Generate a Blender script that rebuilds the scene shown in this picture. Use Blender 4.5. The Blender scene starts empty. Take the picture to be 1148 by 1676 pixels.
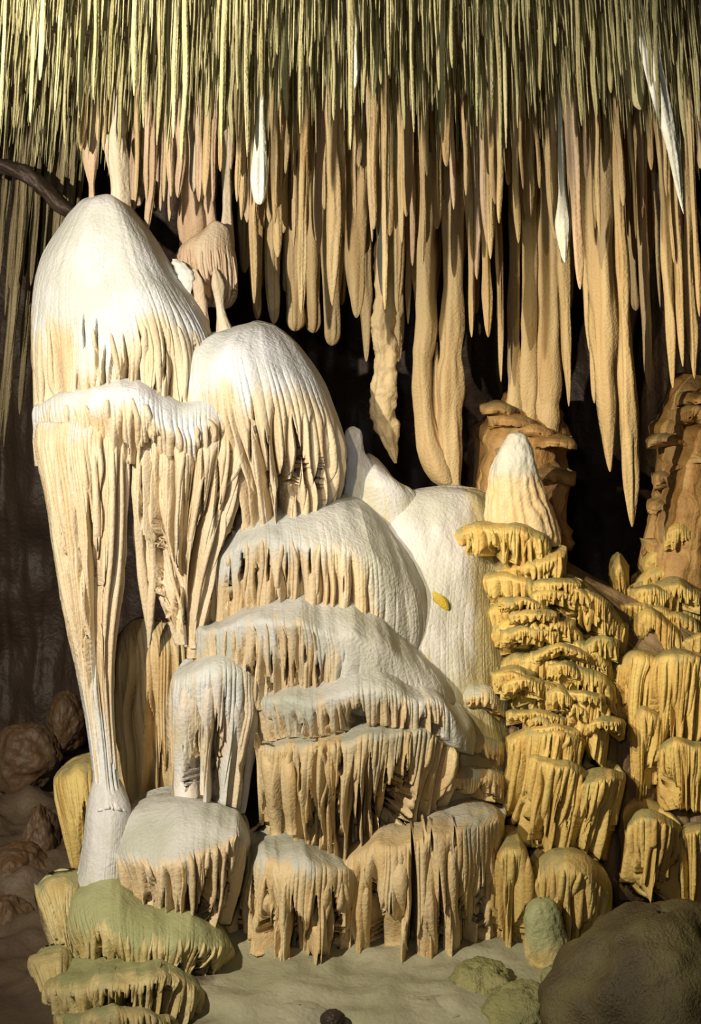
import bpy, math, random
import numpy as np

# ------------------------------------------------------------------ camera, light, exposure
SC = bpy.context.scene
COL = SC.collection
W, H, F, EYE, HOR = 1148.0, 1676.0, 2300.0, 5.2, 450.0
cam_d = bpy.data.cameras.new('camera'); cam = bpy.data.objects.new('camera', cam_d); COL.objects.link(cam)
cam_d.sensor_fit = 'VERTICAL'; cam_d.sensor_height = 24.0; cam_d.lens = 24.0 * F / H
cam_d.shift_y = (HOR - H / 2) / H
cam_d.clip_end = 200
cam.location = (0, 0, EYE); cam.rotation_euler = (math.radians(90), 0, 0)
SC.camera = cam
SC.view_settings.view_transform = 'Standard'; SC.view_settings.look = 'None'
SC.view_settings.exposure = 0.45; SC.view_settings.gamma = 1.0; SC.view_settings.use_curve_mapping = False
wd = bpy.data.worlds.new('world'); SC.world = wd; wd.use_nodes = True
wd.node_tree.nodes['Background'].inputs[0].default_value = (0.75, 0.55, 0.42, 1)
wd.node_tree.nodes['Background'].inputs[1].default_value = 0.02

def lamp(name, loc, target, energy, color, size=0.2, cone=70, blend=0.6):
    d = bpy.data.lights.new(name, 'SPOT'); d.energy = energy; d.color = color
    d.shadow_soft_size = size; d.spot_size = math.radians(cone); d.spot_blend = blend
    o = bpy.data.objects.new(name, d); COL.objects.link(o); o.location = loc
    v = [target[i] - loc[i] for i in range(3)]
    import mathutils
    o.rotation_euler = mathutils.Vector(v).to_track_quat('-Z', 'Y').to_euler()
    return o
lamp('show_lamp', (-4.3, 5.0, EYE + 1.3), (-0.4, 12, 4.0), 3000, (1.0, 0.89, 0.72), 0.05, 80, 0.6)
lamp('side_lamp', (-1.8, 6.6, EYE + 0.6), (2.9, 12.5, 3.0), 1500, (1.0, 0.80, 0.48), 0.05, 50, 0.8)
lamp('dome_fill', (-2.6, 6.8, EYE + 0.8), (-1.4, 12.2, 3.6), 260, (0.80, 0.86, 1.0), 0.08, 42, 1.0)  # added cool fill that whitens the dome and shelf caps
lamp('slope_fill', (0.0, 6.5, EYE + 0.9), (0.6, 12.3, 3.5), 170, (0.84, 0.86, 1.0), 0.08, 30, 1.0)  # extra cool light, added for the smooth slope
lamp('front_fill', (-0.6, 0.6, EYE + 0.8), (0.0, 12, 4.2), 260, (0.95, 0.90, 0.80), 0.3, 60, 0.6)  # weak fill added close to the camera
lamp('ceiling_fill', (-2.5, 4.6, EYE - 1.2), (0.0, 11, EYE + 1.5), 150, (0.95, 0.95, 0.66), 0.05, 70, 0.9)  # added below eye level, aimed up to brighten the ceiling fringe

# ------------------------------------------------------------------ numeric helpers
def at(px, py, Y):
    return ((px - W / 2) / F * Y, Y, EYE + (HOR - py) / F * Y)

def _h(ix, iy, iz, s):
    n = (ix.astype(np.int64) * 374761393 + iy.astype(np.int64) * 668265263 + iz.astype(np.int64) * 2147483647 + s * 1274126177) & 0xffffffff
    n = ((n ^ (n >> 13)) * 1274126177) & 0xffffffff
    n = ((n ^ (n >> 16)) * 2246822519) & 0xffffffff
    return (n ^ (n >> 15)) / 4294967295.0

def vn(x, y=0.0, z=0.0, s=0):
    x, y, z = np.broadcast_arrays(np.asarray(x, float), np.asarray(y, float), np.asarray(z, float))
    fx, fy, fz = np.floor(x), np.floor(y), np.floor(z)
    ux, uy, uz = x - fx, y - fy, z - fz
    ux = ux * ux * (3 - 2 * ux); uy = uy * uy * (3 - 2 * uy); uz = uz * uz * (3 - 2 * uz)
    ix, iy, iz = fx.astype(np.int64), fy.astype(np.int64), fz.astype(np.int64)
    r = 0
    for a in (0, 1):
        for b in (0, 1):
            for c in (0, 1):
                wgt = (ux if a else 1 - ux) * (uy if b else 1 - uy) * (uz if c else 1 - uz)
                r = r + wgt * _h(ix + a, iy + b, iz + c, s)
    return r

def fbm(x, y=0.0, z=0.0, s=0, o=3):
    r = 0; a = 0.5; t = 0
    for k in range(o):
        r = r + a * vn(np.asarray(x) * 2 ** k, np.asarray(y) * 2 ** k, np.asarray(z) * 2 ** k, s + 17 * k); t += a; a *= 0.5
    return r / t - 0.5

def sst(x, a, b):
    t = np.clip((x - a) / (b - a), 0, 1); return t * t * (3 - 2 * t)

def crom(P, t):
    """Catmull-Rom through rows of P (n,...) at t in 0..n-1"""
    P = np.asarray(P, float); n = len(P)
    t = np.clip(t, 0, n - 1 - 1e-9); i = np.floor(t).astype(int); f = t - i
    g = lambda k: P[np.clip(k, 0, n - 1)]
    p0, p1, p2, p3 = g(i - 1), g(i), g(i + 1), g(i + 2)
    f = f.reshape((-1,) + (1,) * (P.ndim - 1))
    r = 0.5 * (2 * p1 + (p2 - p0) * f + (2 * p0 - 5 * p1 + 4 * p2 - p3) * f ** 2 + (3 * p1 - p0 - 3 * p2 + p3) * f ** 3)
    lo = np.minimum(np.minimum(p0, p1), np.minimum(p2, p3)); hi = np.maximum(np.maximum(p0, p1), np.maximum(p2, p3))
    return np.clip(r, lo, hi)

def curve(pts, t):
    """smooth curve through pixel points, t in 0..1 along the chord"""
    P = np.asarray(pts, float)
    d = np.r_[0, np.cumsum(np.hypot(*np.diff(P, axis=0).T))]; d /= d[-1]
    return crom(P, np.interp(t, d, np.arange(len(P))))

# ------------------------------------------------------------------ mesh helpers
def grid_obj(name, V, mat, parent=None, closed=True, caps=True, attrs=None, flip=False):
    """V (rows, cols, 3) -> one mesh; columns wrap when closed"""
    nv, ns, _ = V.shape
    idx = np.arange(nv * ns).reshape(nv, ns)
    a = idx[:-1]; b = idx[1:]
    if closed:
        a2 = np.roll(a, -1, 1); b2 = np.roll(b, -1, 1)
    else:
        a2 = a[:, 1:]; b2 = b[:, 1:]; a = a[:, :-1]; b = b[:, :-1]
    q = np.stack([a, b, b2, a2], -1).reshape(-1, 4)
    if flip: q = q[:, ::-1]
    co = V.reshape(-1, 3)
    tri = np.zeros((0, 3), int)
    if closed and caps:
        top = V[0].mean(0); bot = V[-1].mean(0)
        co = np.vstack([co, top, bot]); it, ib = nv * ns, nv * ns + 1
        r0 = idx[0]; r1 = idx[-1]
        tri = np.vstack([np.stack([np.full(ns, it), r0, np.roll(r0, -1)], -1), np.stack([np.full(ns, ib), np.roll(r1, -1), r1], -1)])
    me = bpy.data.meshes.new(name)
    nq, nt = len(q), len(tri)
    me.vertices.add(len(co)); me.vertices.foreach_set('co', co.astype(np.float32).ravel())
    loops = np.concatenate([q.ravel(), tri.ravel()])
    me.loops.add(len(loops)); me.loops.foreach_set('vertex_index', loops.astype(np.int32))
    me.polygons.add(nq + nt)
    me.polygons.foreach_set('loop_start', np.concatenate([np.arange(nq) * 4, nq * 4 + np.arange(nt) * 3]).astype(np.int32))
    me.polygons.foreach_set('use_smooth', np.ones(nq + nt, bool))
    me.update(calc_edges=True)
    for k, arr in (attrs or {}).items():
        at_ = me.attributes.new(k, 'FLOAT', 'POINT')
        v = arr.ravel().astype(np.float32)
        if len(v) < len(co): v = np.concatenate([v, [arr[0].mean(), arr[-1].mean()]]).astype(np.float32)
        at_.data.foreach_set('value', v)
    me.materials.append(mat)
    o = bpy.data.objects.new(name, me); COL.objects.link(o)
    if parent: o.parent = parent
    return o

def tag(o, label=None, cat=None, group=None, kind=None):
    if label: o['label'] = label
    if cat: o['category'] = cat
    if group: o['group'] = group
    if kind: o['kind'] = kind
    return o

def thing(name, label, cat, group=None):
    o = bpy.data.objects.new(name, None); COL.objects.link(o); o.empty_display_size = 0.2
    return tag(o, label, cat, group)

# ------------------------------------------------------------------ materials
ALB = 0.74
def stone(name, body, cap=None, hue=0.12, rough=0.55, grain=0.6, scale=1.0, streak=0.5, body2=None):
    m = bpy.data.materials.new(name); m.use_nodes = True
    body = tuple(c * ALB for c in body); body2 = tuple(c * ALB for c in body2) if body2 else None; cap = tuple(c * (ALB + 0.06) for c in cap) if cap else None
    nt = m.node_tree; N = nt.nodes; L = nt.links
    bs = N['Principled BSDF']; bs.inputs['Roughness'].default_value = rough
    bs.inputs['Specular IOR Level'].default_value = 0.3
    tc = N.new('ShaderNodeTexCoord')
    mp = N.new('ShaderNodeMapping'); mp.inputs['Scale'].default_value = (9 * scale, 9 * scale, 0.9 * scale); L.new(tc.outputs['Object'], mp.inputs[0])
    n1 = N.new('ShaderNodeTexNoise'); n1.inputs['Scale'].default_value = 1.0; n1.inputs['Detail'].default_value = 4; L.new(mp.outputs[0], n1.inputs['Vector'])
    n2 = N.new('ShaderNodeTexNoise'); n2.inputs['Scale'].default_value = 2.2 * scale; n2.inputs['Detail'].default_value = 5; L.new(tc.outputs['Object'], n2.inputs['Vector'])
    def mix(fac, a, b, bt='MIX'):
        x = N.new('ShaderNodeMix'); x.data_type = 'RGBA'; x.blend_type = bt
        for v, s in ((fac, x.inputs[0]), (a, x.inputs[6]), (b, x.inputs[7])):
            if isinstance(v, (tuple, list)): s.default_value = (*v, 1)
            elif isinstance(v, (float, int)): s.default_value = v
            else: L.new(v, s)
        return x.outputs[2]
    def ramp(src, a, b):
        r = N.new('ShaderNodeMapRange'); r.inputs[1].default_value = a; r.inputs[2].default_value = b; r.interpolation_type = 'SMOOTHSTEP'
        L.new(src, r.inputs[0]); return r.outputs[0]
    b2 = body2 or tuple(c * k for c, k in zip(body, (0.86, 0.70, 0.48)))
    col = mix(ramp(n1.outputs[0], 0.35, 0.68), body, b2) if streak > 0 else mix(ramp(n2.outputs[0], 0.3, 0.7), body, b2)
    ah = N.new('ShaderNodeAttribute'); ah.attribute_name = 'hue'
    pale = tuple(min(1, c * k) for c, k in zip(body, (1.08, 1.12, 1.25)))
    mm = N.new('ShaderNodeMath'); mm.operation = 'MULTIPLY'; mm.inputs[1].default_value = hue * 4; L.new(ah.outputs['Fac'], mm.inputs[0])
    col = mix(mm.outputs[0], col, pale)
    if cap:
        ac = N.new('ShaderNodeAttribute'); ac.attribute_name = 'cap'
        ad = N.new('ShaderNodeMath'); ad.operation = 'ADD'; L.new(ac.outputs['Fac'], ad.inputs[0])
        sb = N.new('ShaderNodeMath'); sb.operation = 'MULTIPLY_ADD'; sb.inputs[1].default_value = 0.9; sb.inputs[2].default_value = -0.45; L.new(n1.outputs[0], sb.inputs[0]); L.new(sb.outputs[0], ad.inputs[1])
        cap2 = tuple(c * k for c, k in zip(cap, (0.80, 0.82, 0.74)))
        ccol = mix(ramp(n2.outputs[0], 0.35, 0.65), cap, cap2)
        col = mix(ramp(ad.outputs[0], 0.25, 0.75), col, ccol)
    L.new(col, bs.inputs['Base Color'])
    n3 = N.new('ShaderNodeTexNoise'); n3.inputs['Scale'].default_value = 34 * scale; n3.inputs['Detail'].default_value = 4; L.new(tc.outputs['Object'], n3.inputs['Vector'])
    bp = N.new('ShaderNodeBump'); bp.inputs['Strength'].default_value = grain; bp.inputs['Distance'].default_value = 0.02; L.new(n3.outputs[0], bp.inputs['Height'])
    bp2 = N.new('ShaderNodeBump'); bp2.inputs['Strength'].default_value = 0.5 * streak; bp2.inputs['Distance'].default_value = 0.03
    L.new(n1.outputs[0], bp2.inputs['Height']); L.new(bp.outputs[0], bp2.inputs['Normal']); L.new(bp2.outputs[0], bs.inputs['Normal'])
    return m

M_TOWER = stone('cream_flowstone', (0.84, 0.70, 0.47), (0.84, 0.84, 0.85), body2=(0.80, 0.60, 0.34))
M_MID = stone('cream_gold_flowstone', (0.80, 0.65, 0.42), (0.66, 0.66, 0.62), body2=(0.74, 0.54, 0.28))
M_LOW = stone('yellow_flowstone', (0.78, 0.62, 0.35), (0.60, 0.60, 0.52), body2=(0.72, 0.50, 0.22))
M_MOSS = stone('greenish_flowstone', (0.70, 0.58, 0.28), (0.42, 0.43, 0.22), body2=(0.60, 0.46, 0.18))
M_GOLD = stone('golden_flowstone', (0.72, 0.55, 0.19), (0.40, 0.36, 0.17), body2=(0.62, 0.40, 0.12))
M_CORE = stone('brown_flowstone', (0.26, 0.18, 0.09), (0.26, 0.22, 0.12), body2=(0.17, 0.11, 0.06))  # gap shade put into the core's colour, darker than the gold steps
M_SLOPE = stone('white_calcite', (0.64, 0.57, 0.34), (0.70, 0.69, 0.69), streak=0.4, body2=(0.50, 0.46, 0.27))
M_STAL = stone('ochre_stalactite', (0.66, 0.50, 0.26), (0.8, 0.74, 0.56), scale=1.2, body2=(0.54, 0.36, 0.16))
M_STRAW = stone('straw_calcite', (0.42, 0.38, 0.18), (0.52, 0.47, 0.26), scale=1.5, body2=(0.30, 0.25, 0.10))
M_PINK = stone('pinkish_calcite', (0.70, 0.52, 0.35), (0.84, 0.72, 0.56), body2=(0.60, 0.41, 0.25))
M_WHITE = stone('pure_white_calcite', (0.88, 0.86, 0.74), (0.9, 0.9, 0.84), hue=0.02)
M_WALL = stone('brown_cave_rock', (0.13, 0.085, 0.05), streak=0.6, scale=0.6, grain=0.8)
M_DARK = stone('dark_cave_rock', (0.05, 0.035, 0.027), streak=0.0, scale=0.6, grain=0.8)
M_FLOOR = stone('crusted_floor', (0.14, 0.10, 0.06), (0.44, 0.42, 0.29), streak=0.0, scale=0.8, grain=0.5, body2=(0.10, 0.07, 0.05))
M_BOULD = stone('olive_brown_rock', (0.15, 0.125, 0.05), body2=(0.08, 0.06, 0.03), streak=0.0, scale=1.4, grain=0.9)  # the boulder is unlit; its shade is put into this dark colour
M_ORANGE = stone('orange_flowstone', (0.50, 0.31, 0.12), (0.40, 0.30, 0.14), body2=(0.36, 0.20, 0.07), streak=0.3)
M_LEDGE = stone('grey_green_crust', (0.44, 0.42, 0.29), streak=0.0, scale=0.8, body2=(0.36, 0.35, 0.25))
M_DIM = stone('dim_ochre_rock', (0.26, 0.21, 0.11), body2=(0.16, 0.12, 0.06), scale=1.2)
M_MOSSROCK = stone('mossy_rock', (0.36, 0.34, 0.14), body2=(0.24, 0.24, 0.10), streak=0.0, scale=1.5, grain=0.9)
M_YELLOW = stone('yellow_mineral', (0.62, 0.48, 0.06), streak=0.0, scale=3)

# ------------------------------------------------------------------ flowstone tier
def cells(a, v, s, spacing, rng, drift=0.45):
    """irregular cells along a; returns t in -1..1, id hash arrays"""
    lo, hi = a.min() - 1, a.max() + 1
    n = int((hi - lo) / spacing) + 4
    w = rng.uniform(0.45, 1.6, n); e = lo + np.cumsum(w) * (hi - lo + 0.5) / w.sum() - 0.25
    q = a + spacing * drift * 2 * (vn(a / spacing * 0.45, v * 1.6, 0, s) - 0.5) + spacing * 0.25 * (vn(a / spacing, v * 5, 0, s + 5) - 0.5)
    i = np.clip(np.searchsorted(e, q), 1, n - 1)
    l = e[i - 1]; r = e[i]
    t = (q - l) / (r - l) * 2 - 1
    return t, i

SEED = [11]
SURF = {}
def tier(name, rows, mat, parent, back=0.7, big=0.15, small=0.045, A1=0.10, A2=0.025, gap=0.35, lump=0.05, nf=520, nb=60,
         scallop=0.0, seed=None, dens=0.55, ribs=0, rib_r=(0.02, 0.05), rib_len=(0.5, 1.0), rib_mat=None, rib_u=(0.12, 0.88), label=None, start=(-0.05, 0.45), rim=1.0, holes=0.7, hole=0.40, teeth=0.35, strata=0.0, capx=None, smx=None, slots=()):
    """rows: (pixel points left to right, depth Y of the ends, bulge towards the viewer, flute weight, cap value)"""
    if seed is None: SEED[0] += 1; seed = SEED[0]
    rng = np.random.default_rng(seed)
    th = np.linspace(0, math.pi, nf); tf = (1 - np.cos(th)) / 2
    tf = 0.6 * tf + 0.4 * th / math.pi
    thb = np.linspace(math.pi, 2 * math.pi, nb + 2)[1:-1]; tb = (1 + np.cos(thb - math.pi)) / 2
    R = []; wts = []
    for (pts, Y, b, fw, cp) in rows:
        cf = curve(pts, tf); cb = curve(pts, tb)
        half = np.sqrt(np.clip(1 - (2 * tf - 1) ** 2, 0, 1))
        Yl, Yr2 = Y if isinstance(Y, tuple) else (Y, Y)
        yf = Yl + (Yr2 - Yl) * tf - b * half
        yb = Yl + (Yr2 - Yl) * tb + back * np.sqrt(np.clip(1 - (2 * tb - 1) ** 2, 0, 1)) * min(1, (abs(b) / 0.3 if b < 0.3 else 1))
        yy = np.r_[yf, yb]; pp = np.vstack([cf, cb])
        # the back keeps the same world position as its front column (no spreading with depth)
        Yr = np.r_[yf, Yl + (Yr2 - Yl) * tb]
        X = (pp[:, 0] - W / 2) / F * Yr; Z = EYE + (HOR - pp[:, 1]) / F * Yr
        R.append(np.stack([X, yy, Z], -1)); wts.append((fw, cp))
    R = np.array(R); wts = np.array(wts)
    # rows along v
    seglen = np.array([np.linalg.norm((R[i + 1] - R[i])[nf // 4:3 * nf // 4], axis=-1).mean() for i in range(len(R) - 1)])
    tv = []
    for i, l in enumerate(seglen):
        k = max(4, int(l / 0.02 * dens)); tv += list(i + np.arange(k) / k)
    tv = np.array(tv + [len(R) - 1.0])
    V = crom(R, tv); wv = np.stack([np.interp(tv, np.arange(len(R)), wts[:, 0]), np.interp(tv, np.arange(len(R)), wts[:, 1])], -1)
    # arc coordinate taken on the first row with full flute weight
    k = int(np.argmax(wv[:, 0] >= wv[:, 0].max() * 0.8))
    ring = V[k]; d = np.linalg.norm(np.diff(ring[:, :2], axis=0), axis=1); a = np.r_[0, np.cumsum(d)]
    A = np.broadcast_to(a, V.shape[:2]); zz = V[:, :, 2]
    ztop = V[k, :, 2]; zbot = V[-1, :, 2]
    vv = np.clip((ztop - zz) / np.maximum(ztop - zbot, 0.05), -0.5, 1)
    T = np.roll(V, -1, 1) - np.roll(V, 1, 1); Nn = np.stack([T[..., 1], -T[..., 0]], -1)
    # smooth normals so that displacement does not fold over
    ker = np.hanning(41); ker /= ker.sum()
    def smooth(x):
        p = np.concatenate([x[:, -20:], x, x[:, :20]], 1); out = np.empty_like(x)
        for r in range(x.shape[0]): out[r] = np.convolve(p[r], ker, 'valid')
        return out
    nx, ny = smooth(Nn[..., 0]), smooth(Nn[..., 1]); ln = np.hypot(nx, ny) + 1e-9; nx /= ln; ny /= ln
    if ny[:, nf // 2].mean() > 0: nx, ny = -nx, -ny
    fw = np.broadcast_to(wv[:, 0][:, None], V.shape[:2])
    if smx: smm = sst(V[..., 0] + 0.25 * fbm(zz * 3, 0, 0, seed + 33), *smx); fw = fw * (1 - 0.9 * smm)
    t1, i1 = cells(A, zz, seed, big, rng)
    t2, i2 = cells(A + 0.4 * big * vn(A / big, zz * 1.3, 0, seed + 3), zz, seed + 9, small, rng, 0.3)
    h1 = _h(i1, i1 * 0, i1 * 0, seed); h1b = _h(i1, i1 * 0 + 1, i1 * 0, seed); h2 = _h(i2, i2 * 0 + 2, i2 * 0, seed)
    st = start[0] + (start[1] - start[0]) * h1b
    on1 = sst(vv, st - 0.22, st + 0.12)
    widen = 1 + gap * sst(vv, 0.1, 1.0) * (0.4 + 1.2 * h1)
    tt = np.clip(np.abs(t1) * widen, 0, 1)
    r1 = 1 - np.sqrt(np.clip(1 - tt ** 2.4, 0, 1))
    r2 = 1 - np.sqrt(np.clip(1 - np.abs(t2) ** 2.2, 0, 1))
    wf = np.clip(fw, 0, 1)
    disp = -A1 * 1.25 * (0.6 + 0.8 * h1) * r1 * on1 * wf - A2 * (0.5 + h2) * r2 * np.clip(fw * 1.15, 0, 1) * (0.35 + 0.65 * sst(vn(A / big * 0.7, zz * 0.8, 0, seed + 31), 0.3, 0.6))
    disp += A1 * 0.45 * (h1 - 0.5) * wf * on1
    disp += lump * 2 * fbm(V[..., 0] * 2.2, V[..., 1] * 2.2, zz * 1.1, seed + 50) + 0.007 * fbm(V[..., 0] * 14, V[..., 1] * 14, zz * 9, seed + 51)
    if strata: disp = disp + strata * (fbm(zz * 5 + 0.4 * V[..., 0], 0, 0, seed + 40, 3) * 2 + 0.4 * fbm(zz * 16 + V[..., 0], V[..., 0] * 1.5, 0, seed + 41, 2))
    # openings between the folds: pointed above, widening downwards, some closed again below
    for (sp, prob, dep, sd, lo, hi) in ((big * 1.2, holes, hole, 90, 0.08, 0.6), (small * 1.5, teeth, 0.055, 120, 0.0, 0.5)):
        t3, i3 = cells(A, zz, seed + sd, sp, rng, 0.35)
        g1 = _h(i3, i3 * 0, i3 * 0, seed + sd); g2 = _h(i3, i3 * 0 + 1, i3 * 0, seed + sd); g3 = _h(i3, i3 * 0 + 2, i3 * 0, seed + sd)
        v0 = lo + (hi - lo) * g2; v1 = np.where(g3 < 0.55, v0 + 0.2 + 0.35 * g3, 1.6)
        ww = 0.80 * sst(vv, v0, v0 + 0.4) ** 0.8 * (1 - sst(vv, v1 - 0.2, v1 + 0.05)) * (0.5 + g3)
        m3 = (g1 < prob) * sst(ww - np.abs(t3), 0.0, 0.16)
        disp = disp - dep * m3 * sst(wf, 0.5, 1.0)
    yc0 = V[:, [0, nf - 1], 1].mean(1)[:, None]
    disp = np.maximum(disp, -(0.75 * np.maximum(yc0 - V[..., 1], 0) + 0.05))
    fade = np.ones(V.shape[1]); fade[nf:] = 0.4
    disp = disp * fade
    V = V.copy(); V[..., 0] += nx * disp; V[..., 1] += ny * disp
    V[..., 2] += 0.018 * fbm(V[..., 0] * 6, V[..., 1] * 6, zz * 5, seed + 52) * 2
    for (x0, ya, yb_, hw) in slots:
        ppx = V[..., 0] / V[..., 1] * F + W / 2; ppy = HOR - (V[..., 2] - EYE) / V[..., 1] * F
        q = (ppy - ya) / (yb_ - ya)
        xc = x0 + hw * 1.2 * (vn(q * 2.2, x0, 0, 4) - 0.5)
        wd_ = hw * np.clip(q, 0, 1) ** 0.6 * np.clip((1.0 - q) * 7, 0, 1) ** 0.5 * (q > 0) * (q < 1)
        mk = sst(wd_ - np.abs(ppx - xc), 0.0, 2.5); mk[:, nf:] = 0
        dd = mk * np.minimum(0.42, 0.8 * np.maximum(yc0 - V[..., 1], 0) + 0.06)
        V[..., 1] += dd
    rimn = 0.16 * fbm(A * 2.3, 0, 0, seed + 60, 2) + 0.035 * fbm(A * 9, 0, 0, seed + 61, 2)
    V[..., 2] += rimn * rim * sst(np.arange(V.shape[0]) / V.shape[0], 0.02, 0.3)[:, None] * (1 - 0.6 * sst(np.arange(V.shape[0]) / V.shape[0], 0.8, 1.0))[:, None]
    if scallop:
        tip = scallop * (tt ** 2 + 0.5 * (h1b - 0.3)); tip[:, nf:] = 0
        V[..., 2] += tip * sst(vv, 0.5, 1.0) * wf
    cap = np.broadcast_to(wv[:, 1][:, None], A.shape) - 0.35 * r1 * on1 * wf + 0.5 * (h1b - 0.5) * sst(wf, 0.0, 0.3) + 0.45 * fbm(A * 3, zz * 2, 0, seed + 77)
    if smx: cap = np.maximum(cap, smm)
    if capx: cap = cap - sst(V[..., 0], *capx) * 1.2
    o = grid_obj(name, V, mat, parent, attrs={'cap': cap, 'hue': np.clip(0.7 * h1 + 0.3 * h2, 0, 1) ** 2 * (0.4 + wf * 0.6)})
    if label: o['label'] = label
    SURF[o.name] = V[:, :nf]; SURF['last'] = V[:, :nf]
    # hanging folds: real tapering columns that leave the rim and run down in front of the curtain
    for r in range(ribs):
        u = rib_u[0] + (rib_u[1] - rib_u[0]) * (r + rng.uniform(0.2, 0.8)) / ribs
        c0 = int(u * nf); L = rng.uniform(*rib_len); r0 = rng.uniform(*rib_r)
        kk = np.linspace(max(0, k - 3), k + (len(tv) - 1 - k) * L, 26)
        cc = c0 + nf * 0.012 * 2 * (vn(np.linspace(0, 2.2, 26), r, 0, seed + 70) - 0.5)
        P = []
        for q, c in zip(kk, cc):
            P.append(V[int(q), int(np.clip(c, 1, nf - 2))] + np.array([nx[int(q), c0], ny[int(q), c0], 0]) * (r0 * 0.25))
        P = np.array(P)
        for _ in range(3): P[1:-1] = (P[:-2] + P[1:-1] * 2 + P[2:]) / 4
        s = np.linspace(0, 1, 26)
        P[0] -= np.array([nx[int(kk[0]), c0], ny[int(kk[0]), c0], 0]) * r0 * 1.2; P[1] -= np.array([nx[int(kk[0]), c0], ny[int(kk[0]), c0], 0]) * r0 * 0.5
        rad = r0 * (sst(s, -0.05, 0.3) * 0.85 + 0.15) * (1 - 0.5 * s) * (1 + 0.5 * (vn(s * 4, r, 0, seed) - 0.5))
        if L < 0.97: rad = rad * np.sqrt(np.clip(1 - ((s - 0.75) / 0.26).clip(0, 1) ** 2, 0.02, 1))
        tube('drapery_fold', P, rad, rib_mat or mat, o, seed + r, capv=0.25, n=14)
    return o

def tube(name, P, rad, mat, parent=None, seed=0, capv=0.0, n=20, flute=0.12, squash=1.0, res=None, knob=0.0):
    P = np.asarray(P, float); rad = np.asarray(rad, float)
    if res:
        t = np.linspace(0, len(P) - 1, res); P = crom(P, t); rad = crom(rad, t)
    ph = np.linspace(0, 2 * math.pi, n, endpoint=False)
    s = np.linspace(0, 1, len(P))[:, None]
    lob = rad[:, None] * (1 + flute * 2 * fbm(np.cos(ph)[None, :] * 1.8 + 7, np.sin(ph)[None, :] * 1.8 + 7, P[:, 2][:, None] * 1.5, seed, 2) + knob * 2 * fbm(np.cos(ph)[None] * 1.1, np.sin(ph)[None] * 1.1, P[:, 2][:, None] * 9, seed + 4, 3))
    V = np.stack([P[:, 0][:, None] + np.cos(ph)[None] * lob, P[:, 1][:, None] + np.sin(ph)[None] * lob * squash, np.broadcast_to(P[:, 2][:, None], lob.shape)], -1)
    hv = np.broadcast_to(_h(np.array([seed]), np.array([3]), np.array([1]), 5), lob.shape) * 0.8
    return grid_obj(name, V, mat, parent, attrs={'cap': np.full(lob.shape, capv), 'hue': hv}, flip=True)

# ------------------------------------------------------------------ setting
def sheet(name, fn, nu, nv, mat, flip=False, capf=None):
    u, v = np.meshgrid(np.linspace(0, 1, nu), np.linspace(0, 1, nv))
    V = np.stack(fn(u, v), -1)
    o = grid_obj(name, V, mat, None, closed=False, flip=flip, attrs={'hue': np.zeros(u.shape), 'cap': capf(V) if capf else np.zeros(u.shape)})
    o['kind'] = 'structure'; return o

def ceil_z(x, y):
    return EYE + 1.22 + (15.4 - np.asarray(y)) * 0.16 + 0.25 * fbm(np.asarray(x) * 0.8, np.asarray(y) * 0.8, 0, 5) + 0.05 * fbm(np.asarray(x) * 4, np.asarray(y) * 4, 0, 6)

def floor_z(x, y):
    return 0.0 + 0.16 * fbm(x * 1.3, y * 1.8, 0, 8) + 0.09 * fbm(x * 4, y * 6, 0, 9) + 0.03 * fbm(x * 14, y * 18, 0, 19) + 0.25 * sst(-x, 1.5, 3.2) * fbm(x * 2.5, y * 2.5, 0, 10) * 2

sheet('ceiling', lambda u, v: (-8 + 16 * u, 4 + 13 * v, ceil_z(-8 + 16 * u, 4 + 13 * v)), 320, 260, M_WALL, flip=True)
sheet('floor', lambda u, v: (-8 + 16 * u, -3 + 20 * v, floor_z(-8 + 16 * u, -3 + 20 * v)), 400, 400, M_FLOOR, capf=lambda V: sst(V[..., 0], -1.5, -0.7) * (1 - sst(V[..., 1], 11.2, 12)) * (1 - 0.8 * sst(V[..., 0], 1.7, 2.8)))
def wall_back(u, v):
    x = -8 + 16 * u; z = -0.6 + 8.6 * v
    ridge = 0.10 * fbm(x * 5, 0, z * 0.5, 21) + 0.55 * fbm(x * 0.7, 0, z * 0.6, 22)
    return x, 15.9 + ridge * 2 + 0.05 * fbm(x * 9, 0, z * 6, 23), z
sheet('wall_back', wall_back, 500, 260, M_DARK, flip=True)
def wall_left(u, v):
    y = -3 + 20 * u; z = -0.6 + 9.4 * v
    return -5.2 + 0.5 * fbm(y * 0.8, 0, z * 0.8, 24) * 2 + 0.1 * fbm(y * 5, 0, z * 3, 25), y, z
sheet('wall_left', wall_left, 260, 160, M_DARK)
def wall_right(u, v):
    y = -3 + 20 * u; z = -0.6 + 9.4 * v
    return 5.4 + 0.5 * fbm(y * 0.8, 0, z * 0.8, 26) * 2, y, z
sheet('wall_right', wall_right, 200, 120, M_DARK, flip=True)

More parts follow.
